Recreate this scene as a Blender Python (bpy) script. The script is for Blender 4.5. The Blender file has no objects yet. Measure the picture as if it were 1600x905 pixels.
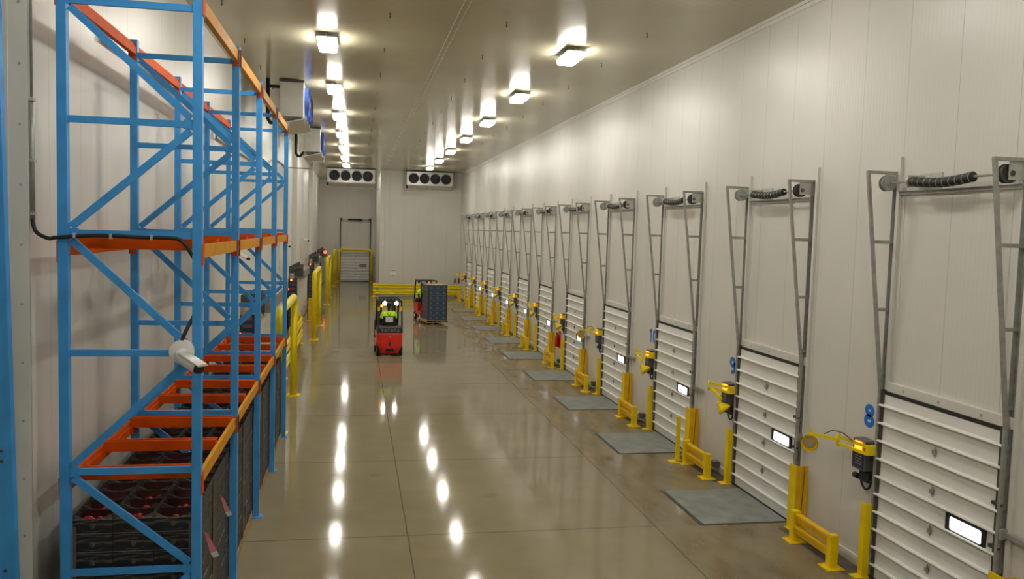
import bpy, bmesh, math, random
from mathutils import Vector, Matrix, Euler
random.seed(7)
PI = math.pi
C = bpy.context.scene.collection
sc = bpy.context.scene

# ------------------------------------------------------------------ dimensions
W = 7.985          # right wall
XL = -3.35         # left wall
H = 9.51           # ceiling
YB = 64.2          # end wall of the right bay
YE = 80.2          # end wall of the left bay
PITCH = 4.8        # dock door spacing
DW = 2.52          # door width
Y8 = 11.31         # far jamb of door 8

# ------------------------------------------------------------------ materials
def nodes_of(m):
    m.use_nodes = True
    nt = m.node_tree
    b = nt.nodes.get('Principled BSDF')
    return nt, b

def mat(name, col, rough=0.5, metal=0.0, var=0.08, scale=6.0, bump=0.0, bscale=40.0, emit=None, estr=0.0, spec=0.5, coat=0.0):
    m = bpy.data.materials.new(name)
    nt, b = nodes_of(m)
    N, L = nt.nodes, nt.links
    b.inputs['Roughness'].default_value = rough
    b.inputs['Metallic'].default_value = metal
    b.inputs['Specular IOR Level'].default_value = spec
    if coat:
        b.inputs['Coat Weight'].default_value = coat
        b.inputs['Coat Roughness'].default_value = 0.15
    tc = N.new('ShaderNodeTexCoord')
    if var > 0:
        nz = N.new('ShaderNodeTexNoise'); nz.inputs['Scale'].default_value = scale
        nz.inputs['Detail'].default_value = 5
        L.new(tc.outputs['Object'], nz.inputs['Vector'])
        rp = N.new('ShaderNodeValToRGB')
        rp.color_ramp.elements[0].position = 0.3; rp.color_ramp.elements[1].position = 0.7
        rp.color_ramp.elements[0].color = tuple(c * (1 - var) for c in col) + (1,)
        rp.color_ramp.elements[1].color = tuple(min(1, c * (1 + var)) for c in col) + (1,)
        L.new(nz.outputs['Fac'], rp.inputs['Fac']); L.new(rp.outputs['Color'], b.inputs['Base Color'])
    else:
        b.inputs['Base Color'].default_value = tuple(col) + (1,)
    if bump > 0:
        n2 = N.new('ShaderNodeTexNoise'); n2.inputs['Scale'].default_value = bscale
        L.new(tc.outputs['Object'], n2.inputs['Vector'])
        bp = N.new('ShaderNodeBump'); bp.inputs['Strength'].default_value = bump; bp.inputs['Distance'].default_value = 0.01
        L.new(n2.outputs['Fac'], bp.inputs['Height']); L.new(bp.outputs['Normal'], b.inputs['Normal'])
    if emit:
        b.inputs['Emission Color'].default_value = tuple(emit) + (1,)
        b.inputs['Emission Strength'].default_value = estr
    return m

def math_node(nt, op, a, b_=None, clamp=False):
    n = nt.nodes.new('ShaderNodeMath'); n.operation = op; n.use_clamp = clamp
    for i, v in enumerate((a, b_)):
        if v is None: continue
        if isinstance(v, (int, float)): n.inputs[i].default_value = v
        else: nt.links.new(v, n.inputs[i])
    return n.outputs[0]

def line_mask(nt, coord, period, phase, width):
    # 1 inside a thin line repeated along coord
    f = math_node(nt, 'FRACT', math_node(nt, 'DIVIDE', math_node(nt, 'SUBTRACT', coord, phase - width / 2 - 1000 * period), period))
    return math_node(nt, 'LESS_THAN', f, width / period)

def panel_mat(name, col, axis, period, phase, rib, rough, spec, wavy=0.02, seam_w=0.012, seam_dark=0.72, rib_str=0.25, grime=True):
    """Insulated metal panels: seams, fine ribs and slight oil-canning. axis = running axis of the seams' repeat."""
    m = bpy.data.materials.new(name)
    nt, b = nodes_of(m); N, L = nt.nodes, nt.links
    tc = N.new('ShaderNodeTexCoord'); sx = N.new('ShaderNodeSeparateXYZ')
    L.new(tc.outputs['Object'], sx.inputs[0])
    c = sx.outputs['XYZ'.index(axis)]
    seam = line_mask(nt, c, period, phase, seam_w)
    nz = N.new('ShaderNodeTexNoise'); nz.inputs['Scale'].default_value = 0.35; nz.inputs['Detail'].default_value = 4
    L.new(tc.outputs['Object'], nz.inputs['Vector'])
    rp = N.new('ShaderNodeValToRGB')
    rp.color_ramp.elements[0].position = 0.25; rp.color_ramp.elements[1].position = 0.75
    rp.color_ramp.elements[0].color = tuple(x * 0.93 for x in col) + (1,)
    rp.color_ramp.elements[1].color = tuple(min(1, x * 1.05) for x in col) + (1,)
    L.new(nz.outputs['Fac'], rp.inputs['Fac'])
    # fine ribs darken the sheet a touch
    ribw = math_node(nt, 'FRACT', math_node(nt, 'DIVIDE', math_node(nt, 'ADD', c, 500.0), rib))
    ribm = math_node(nt, 'LESS_THAN', ribw, 0.16)
    dark = math_node(nt, 'MAXIMUM', math_node(nt, 'MULTIPLY', seam, 1 - seam_dark), math_node(nt, 'MULTIPLY', ribm, 0.028))
    mx = N.new('ShaderNodeMix'); mx.data_type = 'RGBA'; mx.blend_type = 'MULTIPLY'
    L.new(dark, mx.inputs['Factor']); L.new(rp.outputs['Color'], mx.inputs[6]); mx.inputs[7].default_value = (0, 0, 0, 1)
    out = mx.outputs[2]
    if grime:  # scuffed lower edge
        g = math_node(nt, 'SUBTRACT', 1.0, math_node(nt, 'DIVIDE', sx.outputs['Z'], 1.1), clamp=True)
        n3 = N.new('ShaderNodeTexNoise'); n3.inputs['Scale'].default_value = 2.5; n3.inputs['Detail'].default_value = 6
        L.new(tc.outputs['Object'], n3.inputs['Vector'])
        gg = math_node(nt, 'MULTIPLY', math_node(nt, 'MULTIPLY', g, n3.outputs['Fac']), 0.35)
        m2 = N.new('ShaderNodeMix'); m2.data_type = 'RGBA'
        L.new(gg, m2.inputs['Factor']); L.new(out, m2.inputs[6]); m2.inputs[7].default_value = (0.22, 0.2, 0.17, 1)
        out = m2.outputs[2]
    L.new(out, b.inputs['Base Color'])
    b.inputs['Roughness'].default_value = rough; b.inputs['Specular IOR Level'].default_value = spec
    w1 = math_node(nt, 'MULTIPLY', math_node(nt, 'SINE', math_node(nt, 'MULTIPLY', c, 2 * PI / rib)), 0.0012 * rib_str)
    mp = N.new('ShaderNodeMapping'); L.new(tc.outputs['Object'], mp.inputs['Vector'])
    mp.inputs['Scale'].default_value = (0.9, 0.9, 0.45)
    n4 = N.new('ShaderNodeTexNoise'); n4.inputs['Scale'].default_value = 0.8; n4.inputs['Detail'].default_value = 1
    L.new(mp.outputs['Vector'], n4.inputs['Vector'])
    hgt = math_node(nt, 'ADD', math_node(nt, 'ADD', w1, math_node(nt, 'MULTIPLY', n4.outputs['Fac'], wavy)), math_node(nt, 'MULTIPLY', seam, -0.004))
    bp = N.new('ShaderNodeBump'); bp.inputs['Strength'].default_value = 1.0; bp.inputs['Distance'].default_value = 1.0
    L.new(hgt, bp.inputs['Height']); L.new(bp.outputs['Normal'], b.inputs['Normal'])
    return m

WALLC = (0.675, 0.658, 0.608)
M = {}
M['wall_y'] = panel_mat('insulated wall panels', WALLC, 'Y', 1.09, 11.21, 0.083, 0.36, 0.45, wavy=0.05)
M['wall_x'] = panel_mat('insulated end wall panels', WALLC, 'X', 1.09, 0.35, 0.083, 0.42, 0.4, wavy=0.03)
M['ceiling'] = panel_mat('ceiling panels', (0.52, 0.475, 0.335), 'Y', 1.09, 0.2, 0.083, 0.165, 0.30, wavy=0.004, seam_dark=0.9, rib_str=0.35, grime=False)

def floor_mat():
    m = bpy.data.materials.new('polished concrete')
    nt, b = nodes_of(m); N, L = nt.nodes, nt.links
    tc = N.new('ShaderNodeTexCoord'); sx = N.new('ShaderNodeSeparateXYZ'); L.new(tc.outputs['Object'], sx.inputs[0])
    X, Y = sx.outputs['X'], sx.outputs['Y']
    def noise(s, d, vec=None):
        n = N.new('ShaderNodeTexNoise'); n.inputs['Scale'].default_value = s; n.inputs['Detail'].default_value = d
        L.new(vec or tc.outputs['Object'], n.inputs['Vector']); return n.outputs['Fac']
    big = noise(0.35, 6); mid = noise(1.6, 8); fine = noise(45, 3)
    rp = N.new('ShaderNodeValToRGB'); e = rp.color_ramp.elements
    e[0].position = 0.28; e[0].color = (0.225, 0.188, 0.112, 1); e[1].position = 0.74; e[1].color = (0.305, 0.262, 0.168, 1)
    mixn = math_node(nt, 'ADD', math_node(nt, 'MULTIPLY', big, 0.55), math_node(nt, 'ADD', math_node(nt, 'MULTIPLY', mid, 0.3), math_node(nt, 'MULTIPLY', fine, 0.15)))
    L.new(mixn, rp.inputs['Fac'])
    # traffic stains by the dock doors
    st = math_node(nt, 'MULTIPLY', math_node(nt, 'DIVIDE', math_node(nt, 'SUBTRACT', X, 5.1), 0.5, ), 1.0, clamp=True)
    mpv = N.new('ShaderNodeMapping'); mpv.inputs['Scale'].default_value = (1.6, 0.7, 1); L.new(tc.outputs['Object'], mpv.inputs['Vector'])
    sn = noise(1.3, 9, mpv.outputs['Vector'])
    sr = N.new('ShaderNodeValToRGB'); sr.color_ramp.elements[0].position = 0.40; sr.color_ramp.elements[1].position = 0.68
    L.new(sn, sr.inputs['Fac'])
    stain = math_node(nt, 'ADD', math_node(nt, 'MULTIPLY', math_node(nt, 'MULTIPLY', st, sr.outputs['Color']), 0.6), math_node(nt, 'MULTIPLY', st, 0.16))
    m1 = N.new('ShaderNodeMix'); m1.data_type = 'RGBA'
    L.new(stain, m1.inputs['Factor']); L.new(rp.outputs['Color'], m1.inputs[6]); m1.inputs[7].default_value = (0.135, 0.095, 0.042, 1)
    # sparse dark spots and drips
    vn = N.new('ShaderNodeTexNoise'); vn.inputs['Scale'].default_value = 0.9; vn.inputs['Detail'].default_value = 2
    L.new(tc.outputs['Object'], vn.inputs['Vector'])
    vr = N.new('ShaderNodeValToRGB'); vr.color_ramp.elements[0].position = 0.70; vr.color_ramp.elements[1].position = 0.76
    L.new(vn.outputs['Fac'], vr.inputs['Fac'])
    m1b = N.new('ShaderNodeMix'); m1b.data_type = 'RGBA'; m1b.blend_type = 'MULTIPLY'
    L.new(math_node(nt, 'MULTIPLY', vr.outputs['Color'], 0.35), m1b.inputs['Factor']); L.new(m1.outputs[2], m1b.inputs[6]); m1b.inputs[7].default_value = (0.3, 0.27, 0.22, 1)
    # saw-cut joints
    def near(c, v, w): return math_node(nt, 'LESS_THAN', math_node(nt, 'ABSOLUTE', math_node(nt, 'SUBTRACT', c, v)), w)
    wob = math_node(nt, 'ADD', X, math_node(nt, 'MULTIPLY', math_node(nt, 'SUBTRACT', noise(1.2, 3), 0.5), 0.03))
    j = near(wob, 0.95, 0.011)
    j = math_node(nt, 'MAXIMUM', j, near(wob, 5.34, 0.014))
    lane = math_node(nt, 'LESS_THAN', X, 5.34)
    jy = math_node(nt, 'MULTIPLY', line_mask(nt, Y, 4.6, 13.82, 0.03), math_node(nt, 'ADD', math_node(nt, 'MULTIPLY', lane, 0.75), 0.25))
    j = math_node(nt, 'MAXIMUM', j, jy)
    m2 = N.new('ShaderNodeMix'); m2.data_type = 'RGBA'
    L.new(math_node(nt, 'MULTIPLY', j, 0.62), m2.inputs['Factor']); L.new(m1b.outputs[2], m2.inputs[6]); m2.inputs[7].default_value = (0.05, 0.042, 0.03, 1)
    L.new(m2.outputs[2], b.inputs['Base Color'])
    rr = N.new('ShaderNodeMapRange'); rr.inputs[3].default_value = 0.045; rr.inputs[4].default_value = 0.105
    L.new(mid, rr.inputs[0])
    L.new(math_node(nt, 'ADD', rr.outputs[0], math_node(nt, 'MULTIPLY', stain, 0.35)), b.inputs['Roughness'])
    b.inputs['Specular IOR Level'].default_value = 0.16
    bp = N.new('ShaderNodeBump'); bp.inputs['Strength'].default_value = 0.10; bp.inputs['Distance'].default_value = 0.02
    hb = noise(1.1, 2)
    L.new(math_node(nt, 'ADD', math_node(nt, 'MULTIPLY', hb, 0.14), math_node(nt, 'MULTIPLY', fine, 0.01)), bp.inputs['Height'])
    L.new(bp.outputs['Normal'], b.inputs['Normal'])
    return m
M['floor'] = floor_mat()

M['steel'] = mat('galvanized steel', (0.36, 0.36, 0.33), 0.45, 0.4, 0.15, 9)
M['steel_light'] = mat('light galvanized steel', (0.50, 0.50, 0.46), 0.45, 0.4, 0.12, 9)
M['dark_steel'] = mat('dark oiled steel', (0.075, 0.07, 0.06), 0.5, 0.3, 0.3, 14)
M['spring'] = mat('black torsion spring', (0.02, 0.019, 0.017), 0.55, 0.2, 0.2, 20)
M['yellow'] = mat('safety yellow paint', (0.86, 0.61, 0.003), 0.42, 0, 0.08, 3, spec=0.2)
M['yellow_green'] = mat('sun yellow pipe paint', (0.82, 0.64, 0.004), 0.40, 0, 0.06, 3, spec=0.2)
M['amber'] = mat('amber yellow paint', (0.82, 0.48, 0.003), 0.42, 0, 0.1, 5, spec=0.4)
M['door_white'] = mat('white door paint', (0.76, 0.755, 0.72), 0.42, 0, 0.04, 2.0)
M['trim'] = mat('pale trim', (0.66, 0.65, 0.60), 0.45, 0, 0.04, 3)
M['rubber'] = mat('black rubber', (0.012, 0.012, 0.012), 0.6, 0, 0.2, 8)
M['pane'] = mat('daylit window pane', (0.9, 0.92, 1.0), 0.15, 0, 0, emit=(0.86, 0.90, 1.0), estr=1.9)
M['pane_dim'] = mat('dim window pane', (0.30, 0.31, 0.30), 0.2, 0, 0.05)
M['blue'] = mat('rack blue paint', (0.050, 0.30, 0.70), 0.45, 0, 0.10, 4, spec=0.35)
M['blue_dark'] = mat('blue stencil', (0.008, 0.16, 0.66), 0.5, 0, 0.04, 4)
M['orange'] = mat('rack orange paint', (0.62, 0.080, 0.003), 0.55, 0, 0.10, 5, spec=0.08)
M['orange_lit'] = mat('front beam lit orange', (0.66, 0.29, 0.006), 0.5, 0, 0.08, 5, spec=0.12)  # rack orange with the lamp light on the front beams put into it
M['wood'] = mat('pallet wood', (0.42, 0.27, 0.13), 0.75, 0, 0.3, 12)
M['cardboard'] = mat('brown corner board', (0.15, 0.095, 0.055), 0.75, 0, 0.2, 8)
M['apple'] = mat('red apple skin', (0.55, 0.02, 0.012), 0.3, 0, 0.35, 14)
M['pink'] = mat('pink ticket', (0.85, 0.28, 0.34), 0.6, 0, 0.05, 8)
M['paper'] = mat('white paper', (0.75, 0.76, 0.74), 0.6, 0, 0.05, 8)
M['red'] = mat('truck red paint', (0.72, 0.018, 0.008), 0.28, 0, 0.06, 3, coat=0.3)
M['charcoal'] = mat('charcoal plastic', (0.035, 0.036, 0.035), 0.5, 0, 0.15, 6)
M['black'] = mat('black paint', (0.012, 0.012, 0.013), 0.4, 0, 0.1, 6)
M['letter'] = mat('silver lettering', (0.30, 0.30, 0.29), 0.4, 0.2, 0, 1)
M['hivis'] = mat('lime safety vest', (0.55, 0.86, 0.02), 0.7, 0, 0.08, 8, emit=(0.5, 0.8, 0.02), estr=0.12)
M['navy'] = mat('navy work clothes', (0.012, 0.014, 0.03), 0.8, 0, 0.2, 8)
M['skin'] = mat('skin', (0.42, 0.22, 0.14), 0.55, 0, 0.08, 9)
M['hair'] = mat('dark hair', (0.015, 0.012, 0.01), 0.6, 0, 0.2, 20)
M['lamp'] = mat('glowing diffuser', (0.95, 0.94, 0.9), 0.4, 0, 0, emit=(1.0, 0.965, 0.88), estr=46)
M['headlight'] = mat('lit work light', (1, 1, 1), 0.3, 0, 0, emit=(1.0, 0.97, 0.88), estr=40)
M['orange_glow'] = mat('orange signal light', (0.9, 0.25, 0.02), 0.4, 0, 0, emit=(1.0, 0.16, 0.008), estr=4)
M['red_glow'] = mat('red signal light', (0.9, 0.04, 0.02), 0.4, 0, 0, emit=(1.0, 0.06, 0.03), estr=4)
M['white_plastic'] = mat('white plastic', (0.78, 0.78, 0.75), 0.35, 0, 0.03, 5)
M['box_grey'] = mat('grey control box', (0.10, 0.10, 0.105), 0.45, 0, 0.12, 9)
M['navy_steel'] = mat('navy blue steel', (0.02, 0.03, 0.075), 0.4, 0.1, 0.25, 8)
M['lens'] = mat('tan lamp lens', (0.42, 0.31, 0.19), 0.3, 0, 0.15, 20)
M['hood'] = mat('brushed grey hood', (0.22, 0.215, 0.20), 0.45, 0.15, 0.1, 7)
M['cooler'] = mat('cooler casing', (0.62, 0.61, 0.56), 0.32, 0.25, 0.06, 3)
M['fan_black'] = mat('black fan guard', (0.012, 0.012, 0.016), 0.5, 0, 0.2, 18)
M['fan_blue'] = mat('blue fan shroud', (0.05, 0.12, 0.52), 0.35, 0, 0.15, 8)
M['pipe_black'] = mat('black pipe lagging', (0.014, 0.013, 0.012), 0.6, 0, 0.2, 9)
M['leveler'] = mat('worn grey leveler plate', (0.235, 0.255, 0.235), 0.5, 0.1, 0.22, 3.0, bump=0.15, bscale=60)
M['slate'] = mat('slate printed carton', (0.040, 0.075, 0.125), 0.6, 0, 0.3, 9)
M['slate_edge'] = mat('pale carton edge', (0.15, 0.22, 0.30), 0.6, 0, 0.15, 9)
M['slate_mark'] = mat('carton picture', (0.10, 0.15, 0.17), 0.6, 0, 0.5, 30)
M['plum'] = mat('plum carton side', (0.085, 0.07, 0.105), 0.6, 0, 0.3, 9)
M['dark_strip'] = mat('dark floor strip', (0.09, 0.075, 0.055), 0.7, 0, 0.35, 5)  # darker strip of floor along the foot of the dock wall
M['canister'] = mat('dark red canister', (0.22, 0.02, 0.015), 0.4, 0, 0.1, 4)
M['ext_red'] = mat('extinguisher red', (0.60, 0.015, 0.012), 0.3, 0, 0.05, 4)

def carton_mat():
    m = bpy.data.materials.new('dark printed carton')
    nt, b = nodes_of(m); N, L = nt.nodes, nt.links
    tc = N.new('ShaderNodeTexCoord')
    mp = N.new('ShaderNodeMapping'); mp.inputs['Scale'].default_value = (2.6, 3.2, 6.0); L.new(tc.outputs['Object'], mp.inputs['Vector'])
    wv = N.new('ShaderNodeTexWave'); wv.wave_type = 'RINGS'; wv.inputs['Scale'].default_value = 1.0
    wv.inputs['Distortion'].default_value = 5.5; wv.inputs['Detail'].default_value = 2; wv.inputs['Detail Scale'].default_value = 1.3
    L.new(mp.outputs['Vector'], wv.inputs['Vector'])
    rp = N.new('ShaderNodeValToRGB'); e = rp.color_ramp.elements
    e[0].position = 0.0; e[0].color = (0.007, 0.009, 0.015, 1)
    e[1].position = 0.72; e[1].color = (0.012, 0.012, 0.013, 1)
    x = e.new(0.88); x.color = (0.03, 0.027, 0.022, 1)
    x = e.new(0.96); x.color = (0.085, 0.076, 0.062, 1)
    L.new(wv.outputs['Fac'], rp.inputs['Fac']); L.new(rp.outputs['Color'], b.inputs['Base Color'])
    b.inputs['Roughness'].default_value = 0.5
    return m
M['carton'] = carton_mat()
M['carton_print'] = mat('carton print', (0.085, 0.077, 0.068), 0.6, 0, 0.5, 18)
M['carton_edge'] = mat('carton cut edge', (0.26, 0.225, 0.17), 0.6, 0, 0.4, 14)
M['carton_in'] = mat('carton inside', (0.06, 0.014, 0.010), 0.7, 0, 0.4, 10)

# ------------------------------------------------------------------ mesh helper
class MB:
    def __init__(s): s.bm = bmesh.new(); s.mats = []; s.cur = 0
    def use(s, key):
        if key not in s.mats: s.mats.append(key)
        s.cur = s.mats.index(key); return s
    def _f(s, vs):
        try:
            f = s.bm.faces.new(vs); f.material_index = s.cur; return f
        except ValueError: return None
    def box(s, x0, x1, y0, y1, z0, z1, bev=0.0):
        if bev > 0:
            tmp = bmesh.new(); bmesh.ops.create_cube(tmp, size=1)
            for v in tmp.verts: v.co = Vector(((x0 + x1) / 2 + v.co.x * (x1 - x0), (y0 + y1) / 2 + v.co.y * (y1 - y0), (z0 + z1) / 2 + v.co.z * (z1 - z0)))
            bmesh.ops.bevel(tmp, geom=tmp.edges[:], offset=bev, segments=2, affect='EDGES', profile=0.5)
            s.merge(tmp); return s
        v = [s.bm.verts.new(p) for p in ((x0,y0,z0),(x1,y0,z0),(x1,y1,z0),(x0,y1,z0),(x0,y0,z1),(x1,y0,z1),(x1,y1,z1),(x0,y1,z1))]
        for q in ((0,3,2,1),(4,5,6,7),(0,1,5,4),(1,2,6,5),(2,3,7,6),(3,0,4,7)): s._f([v[i] for i in q])
        return s
    def merge(s, tmp, mtx=None):
        mp = {}
        for v in tmp.verts: mp[v] = s.bm.verts.new(mtx @ v.co if mtx else v.co)
        for f in tmp.faces:
            g = s._f([mp[v] for v in f.verts])
            if g: g.smooth = f.smooth
        tmp.free()
    def quad(s, *pts):
        s._f([s.bm.verts.new(p) for p in pts]); return s
    def bar(s, p1, p2, w, h=None, up=(0, 0, 1)):
        """rectangular bar from p1 to p2; w across, h along 'up'"""
        h = h or w
        p1, p2 = Vector(p1), Vector(p2); d = (p2 - p1).normalized(); u = Vector(up)
        if abs(d.dot(u)) > 0.98: u = Vector((0, 1, 0))
        a = d.cross(u).normalized() * w / 2; b = a.cross(d).normalized() * h / 2
        v = [s.bm.verts.new(p + x) for p in (p1, p2) for x in (-a - b, a - b, a + b, -a + b)]
        for q in ((3,2,1,0),(4,5,6,7),(0,1,5,4),(1,2,6,5),(2,3,7,6),(3,0,4,7)): s._f([v[i] for i in q])
        return s
    def cyl(s, p1, p2, r, r2=None, n=16, cap=True):
        r2 = r if r2 is None else r2
        p1, p2 = Vector(p1), Vector(p2); d = (p2 - p1).normalized()
        u = Vector((0, 0, 1)) if abs(d.z) < 0.9 else Vector((1, 0, 0))
        a = d.cross(u).normalized(); b = a.cross(d).normalized()
        ring = []
        for p, rr in ((p1, r), (p2, r2)):
            ring.append([s.bm.verts.new(p + (a * math.cos(2*PI*i/n) + b * math.sin(2*PI*i/n)) * rr) for i in range(n)])
        for i in range(n):
            f = s._f([ring[0][i], ring[0][(i+1) % n], ring[1][(i+1) % n], ring[1][i]])
            if f: f.smooth = True
        if cap: s._f(ring[0][::-1]); s._f(ring[1])
        return s
    def tube(s, pts, r, n=10, cap=True):
        pts = [Vector(p) for p in pts]; rings = []
        prev = None
        for i, p in enumerate(pts):
            d = (pts[min(i+1, len(pts)-1)] - pts[max(i-1, 0)]).normalized()
            if prev is None:
                u = Vector((0, 0, 1)) if abs(d.z) < 0.9 else Vector((1, 0, 0))
                a = d.cross(u).normalized()
            else:
                a = (prev - d * prev.dot(d)).normalized()
            prev = a; b = d.cross(a)
            rr = r[i] if isinstance(r, (list, tuple)) else r
            rings.append([s.bm.verts.new(p + (a * math.cos(2*PI*k/n) + b * math.sin(2*PI*k/n)) * rr) for k in range(n)])
        for i in range(len(rings) - 1):
            for k in range(n):
                f = s._f([rings[i][k], rings[i][(k+1) % n], rings[i+1][(k+1) % n], rings[i+1][k]])
                if f: f.smooth = True
        if cap: s._f(rings[0][::-1]); s._f(rings[-1])
        return s
    def prism(s, prof, a0, a1, axis='y'):
        """extrude a 2-D profile (list of pairs) along axis between a0 and a1"""
        def P(p, a): return {'y': (p[0], a, p[1]), 'x': (a, p[0], p[1]), 'z': (p[0], p[1], a)}[axis]
        A = [s.bm.verts.new(P(p, a0)) for p in prof]; B = [s.bm.verts.new(P(p, a1)) for p in prof]
        n = len(prof)
        for i in range(n): s._f([A[i], A[(i+1) % n], B[(i+1) % n], B[i]])
        s._f(A[::-1]); s._f(B); return s
    def sphere(s, c, r, sx=1, sy=1, sz=1, u=16, v=10):
        tmp = bmesh.new(); bmesh.ops.create_uvsphere(tmp, u_segments=u, v_segments=v, radius=r)
        for f in tmp.faces: f.smooth = True
        s.merge(tmp, Matrix.Translation(c) @ Matrix.Diagonal((sx, sy, sz, 1))); return s
    def mesh(s, name):
        bmesh.ops.recalc_face_normals(s.bm, faces=s.bm.faces[:])
        me = bpy.data.meshes.new(name); s.bm.to_mesh(me); s.bm.free()
        for k in s.mats: me.materials.append(M[k])
        return me
    def obj(s, name, key=None, parent=None, **kw):
        if key and not s.mats: s.mats = [key]
        o = bpy.data.objects.new(name, s.mesh(name)); C.objects.link(o)
        if parent: o.parent = parent
        for k, v in kw.items(): o[k] = v
        return o

def B(key): return MB().use(key)
def tag(o, label, cat, group=None, kind=None):
    o['label'] = label; o['category'] = cat
    if group: o['group'] = group
    o['kind'] = kind or 'thing'
    return o
def thing(name, label, cat, loc=(0, 0, 0), rz=0, group=None, kind=None):
    o = bpy.data.objects.new(name, None); C.objects.link(o)
    o.empty_display_size = 0.1
    o.location = loc; o.rotation_euler = (0, 0, rz)
    return tag(o, label, cat, group, kind)
def copy_tree(o, parent=None):
    c = o.copy(); C.objects.link(c)
    if parent: c.parent = parent
    for ch in list(o.children): copy_tree(ch, c)
    return c
def struct(name, mb, label, cat):
    o = mb.obj(name); tag(o, label, cat, kind='structure'); return o
def ordn(i): return ['first','second','third','fourth','fifth','sixth','seventh','eighth','ninth','tenth','eleventh','twelfth'][i]

# ------------------------------------------------------------------ room shell
struct('floor', B('floor').box(-8.2, W + .2, -12.2, YE + .2, -0.2, 0), 'polished olive grey concrete floor with saw cut joints', 'floor')
struct('ceiling', B('ceiling').box(-8.2, W + .2, -12.2, YE + .2, H, H + .2), 'pale metal panel ceiling with two rows of lights', 'ceiling')
struct('wall_right', B('wall_y').box(W, W + .2, -12.2, YB + .2, 0, H), 'white insulated panel wall behind the row of dock doors', 'wall')
struct('wall_left', B('wall_y').box(XL - .4, XL, 9.5, YE, 0, H), 'white insulated panel wall behind the blue rack', 'wall')
struct('wall_left_return', B('wall_x').box(-8, XL - .4, 9.5, 9.7, 0, H), 'short white wall beyond the cut off blue upright', 'wall')
struct('wall_left_near', B('wall_y').box(-8.2, -8, -12.2, 9.5, 0, H), 'white side wall outside the frame', 'wall')
struct('wall_back', B('wall_x').box(-8.2, W, -12.2, -12, 0, H), 'white wall behind the viewpoint', 'wall')
struct('wall_far', B('wall_x').box(2.13, W, YB, YB + .2, 0, H), 'white end wall behind the yellow double rail', 'wall')
struct('wall_far_recess', B('wall_x').box(XL, 2.0, YE, YE + .2, 0, H), 'white end wall around the far dock door', 'wall')
struct('wall_recess_side', B('wall_y').box(1.84, 2.02, YB + .2, YE, 0, H), 'white side wall of the far recess', 'wall')
t = B('trim').box(1.82, 2.16, YB - .06, YB + .2, 0, H, 0.01)
struct('trim_1', t, 'white corner column where the far recess begins', 'trim')
t = B('trim')
t.box(XL - .17, XL + .012, 9.47, 9.5, 0, H); t.box(XL - .29, XL - .17, 9.455, 9.5, 0, H)
t.box(XL, XL + .012, 9.49, 9.62, 0, H)
t.use('steel')
for z in [0.35 + 0.62 * i for i in range(15)]:
    t.cyl((XL - .23, 9.456, z), (XL - .23, 9.446, z), 0.012, n=8); t.cyl((XL - .06, 9.471, z + .2), (XL - .06, 9.46, z + .2), 0.012, n=8)
struct('trim_2', t, 'riveted pale corner trim between the blue uprights', 'trim')
t = B('trim')
for y in (46.0, 62.5): t.box(XL, XL + .28, y, y + .5, 0, H, 0.01)
struct('trim_3', t, 'white pilasters along the left wall', 'trim')
struct('trim_4', B('trim').box(W - .05, W, -12, YB, H - .06, H).box(W - .02, W, -12, YB, H - .14, H - .06), 'pale cove trim where right wall meets ceiling', 'trim')
struct('trim_5', B('ceiling').box(1.97, 2.09, -12, YB - .1, H - .004, H).use('trim').box(1.965, 1.975, -12, YB - .1, H - .007, H).box(2.085, 2.095, -12, YB - .1, H - .007, H), 'long joint strip running along the ceiling middle', 'trim')

# baseboards broken by the doors (right wall)
bb = B('trim'); pit = B('dark_strip')
edges = [(-12, Y8 - PITCH - DW - .1)]
for k in range(-1, 11):
    y0 = Y8 + k * PITCH + .12
    y1 = Y8 + (k + 1) * PITCH - DW - .12 if k < 10 else YB
    bb.box(W - .03, W, y0, y1, 0, .16); pit.box(W - .42, W - .03, y0, y1, 0.0, .006)
struct('baseboard_right', bb, 'white kick strip along the foot of the dock wall', 'baseboard')
o = pit.obj('floor_strip'); tag(o, 'dark floor edge along the foot of the dock wall', 'floor', kind='structure')
struct('baseboard_far', B('trim').box(2.16, W - .03, YB - .03, YB, 0, .16), 'white kick strip at the foot of the end wall', 'baseboard')

# ------------------------------------------------------------------ ceiling lights
def make_light():
    r = thing('ceiling_light', '', 'light')
    B('steel_light').box(-.228, .228, -.60, .60, -.048, -.02, .006).obj('frame', parent=r)
    t = B('steel_light')
    for y in (-.45, .45): t.cyl((0, y, -.02), (0, y, .065), .018, n=8)
    t.obj('stem', parent=r)
    t = B('lamp').box(-.205, .205, -.575, .575, -.165, -.055, .035)
    t.obj('diffuser', parent=r)
    return r
proto_light = None
for row, (x, ys) in enumerate(((-.70, 20.05), (5.0, 19.7))):
    for k in range(-4, 9):
        y = ys + 6.42 * k
        if row == 1 and y > 62: continue
        if row == 0 and k >= 7: y = (67.0, 74.0)[k - 7]  # unseen lamps added to brighten the far recess
        if proto_light is None: proto_light = make_light(); o = proto_light
        else: o = copy_tree(proto_light)
        o.location = (x, y, H - .065)
        side = ('left', 'right')[row]
        if k >= 0 and y < 62: lab = 'bright ceiling light, %s of the %s row counted from nearest' % (ordn(k), side)
        elif k >= 0: lab = '%s added ceiling light, unseen, brightening the far recess' % ('nearer', 'farther')[k - 7]
        elif k == -1: lab = 'ceiling light of the %s row just above the top of the frame' % side
        else: lab = 'ceiling light of the %s row %s behind the viewpoint' % (side, ('second', 'third', 'fourth', 'fifth')[-k - 2])
        tag(o, lab, 'light', 'ceiling lights in the %s row' % side)

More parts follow.
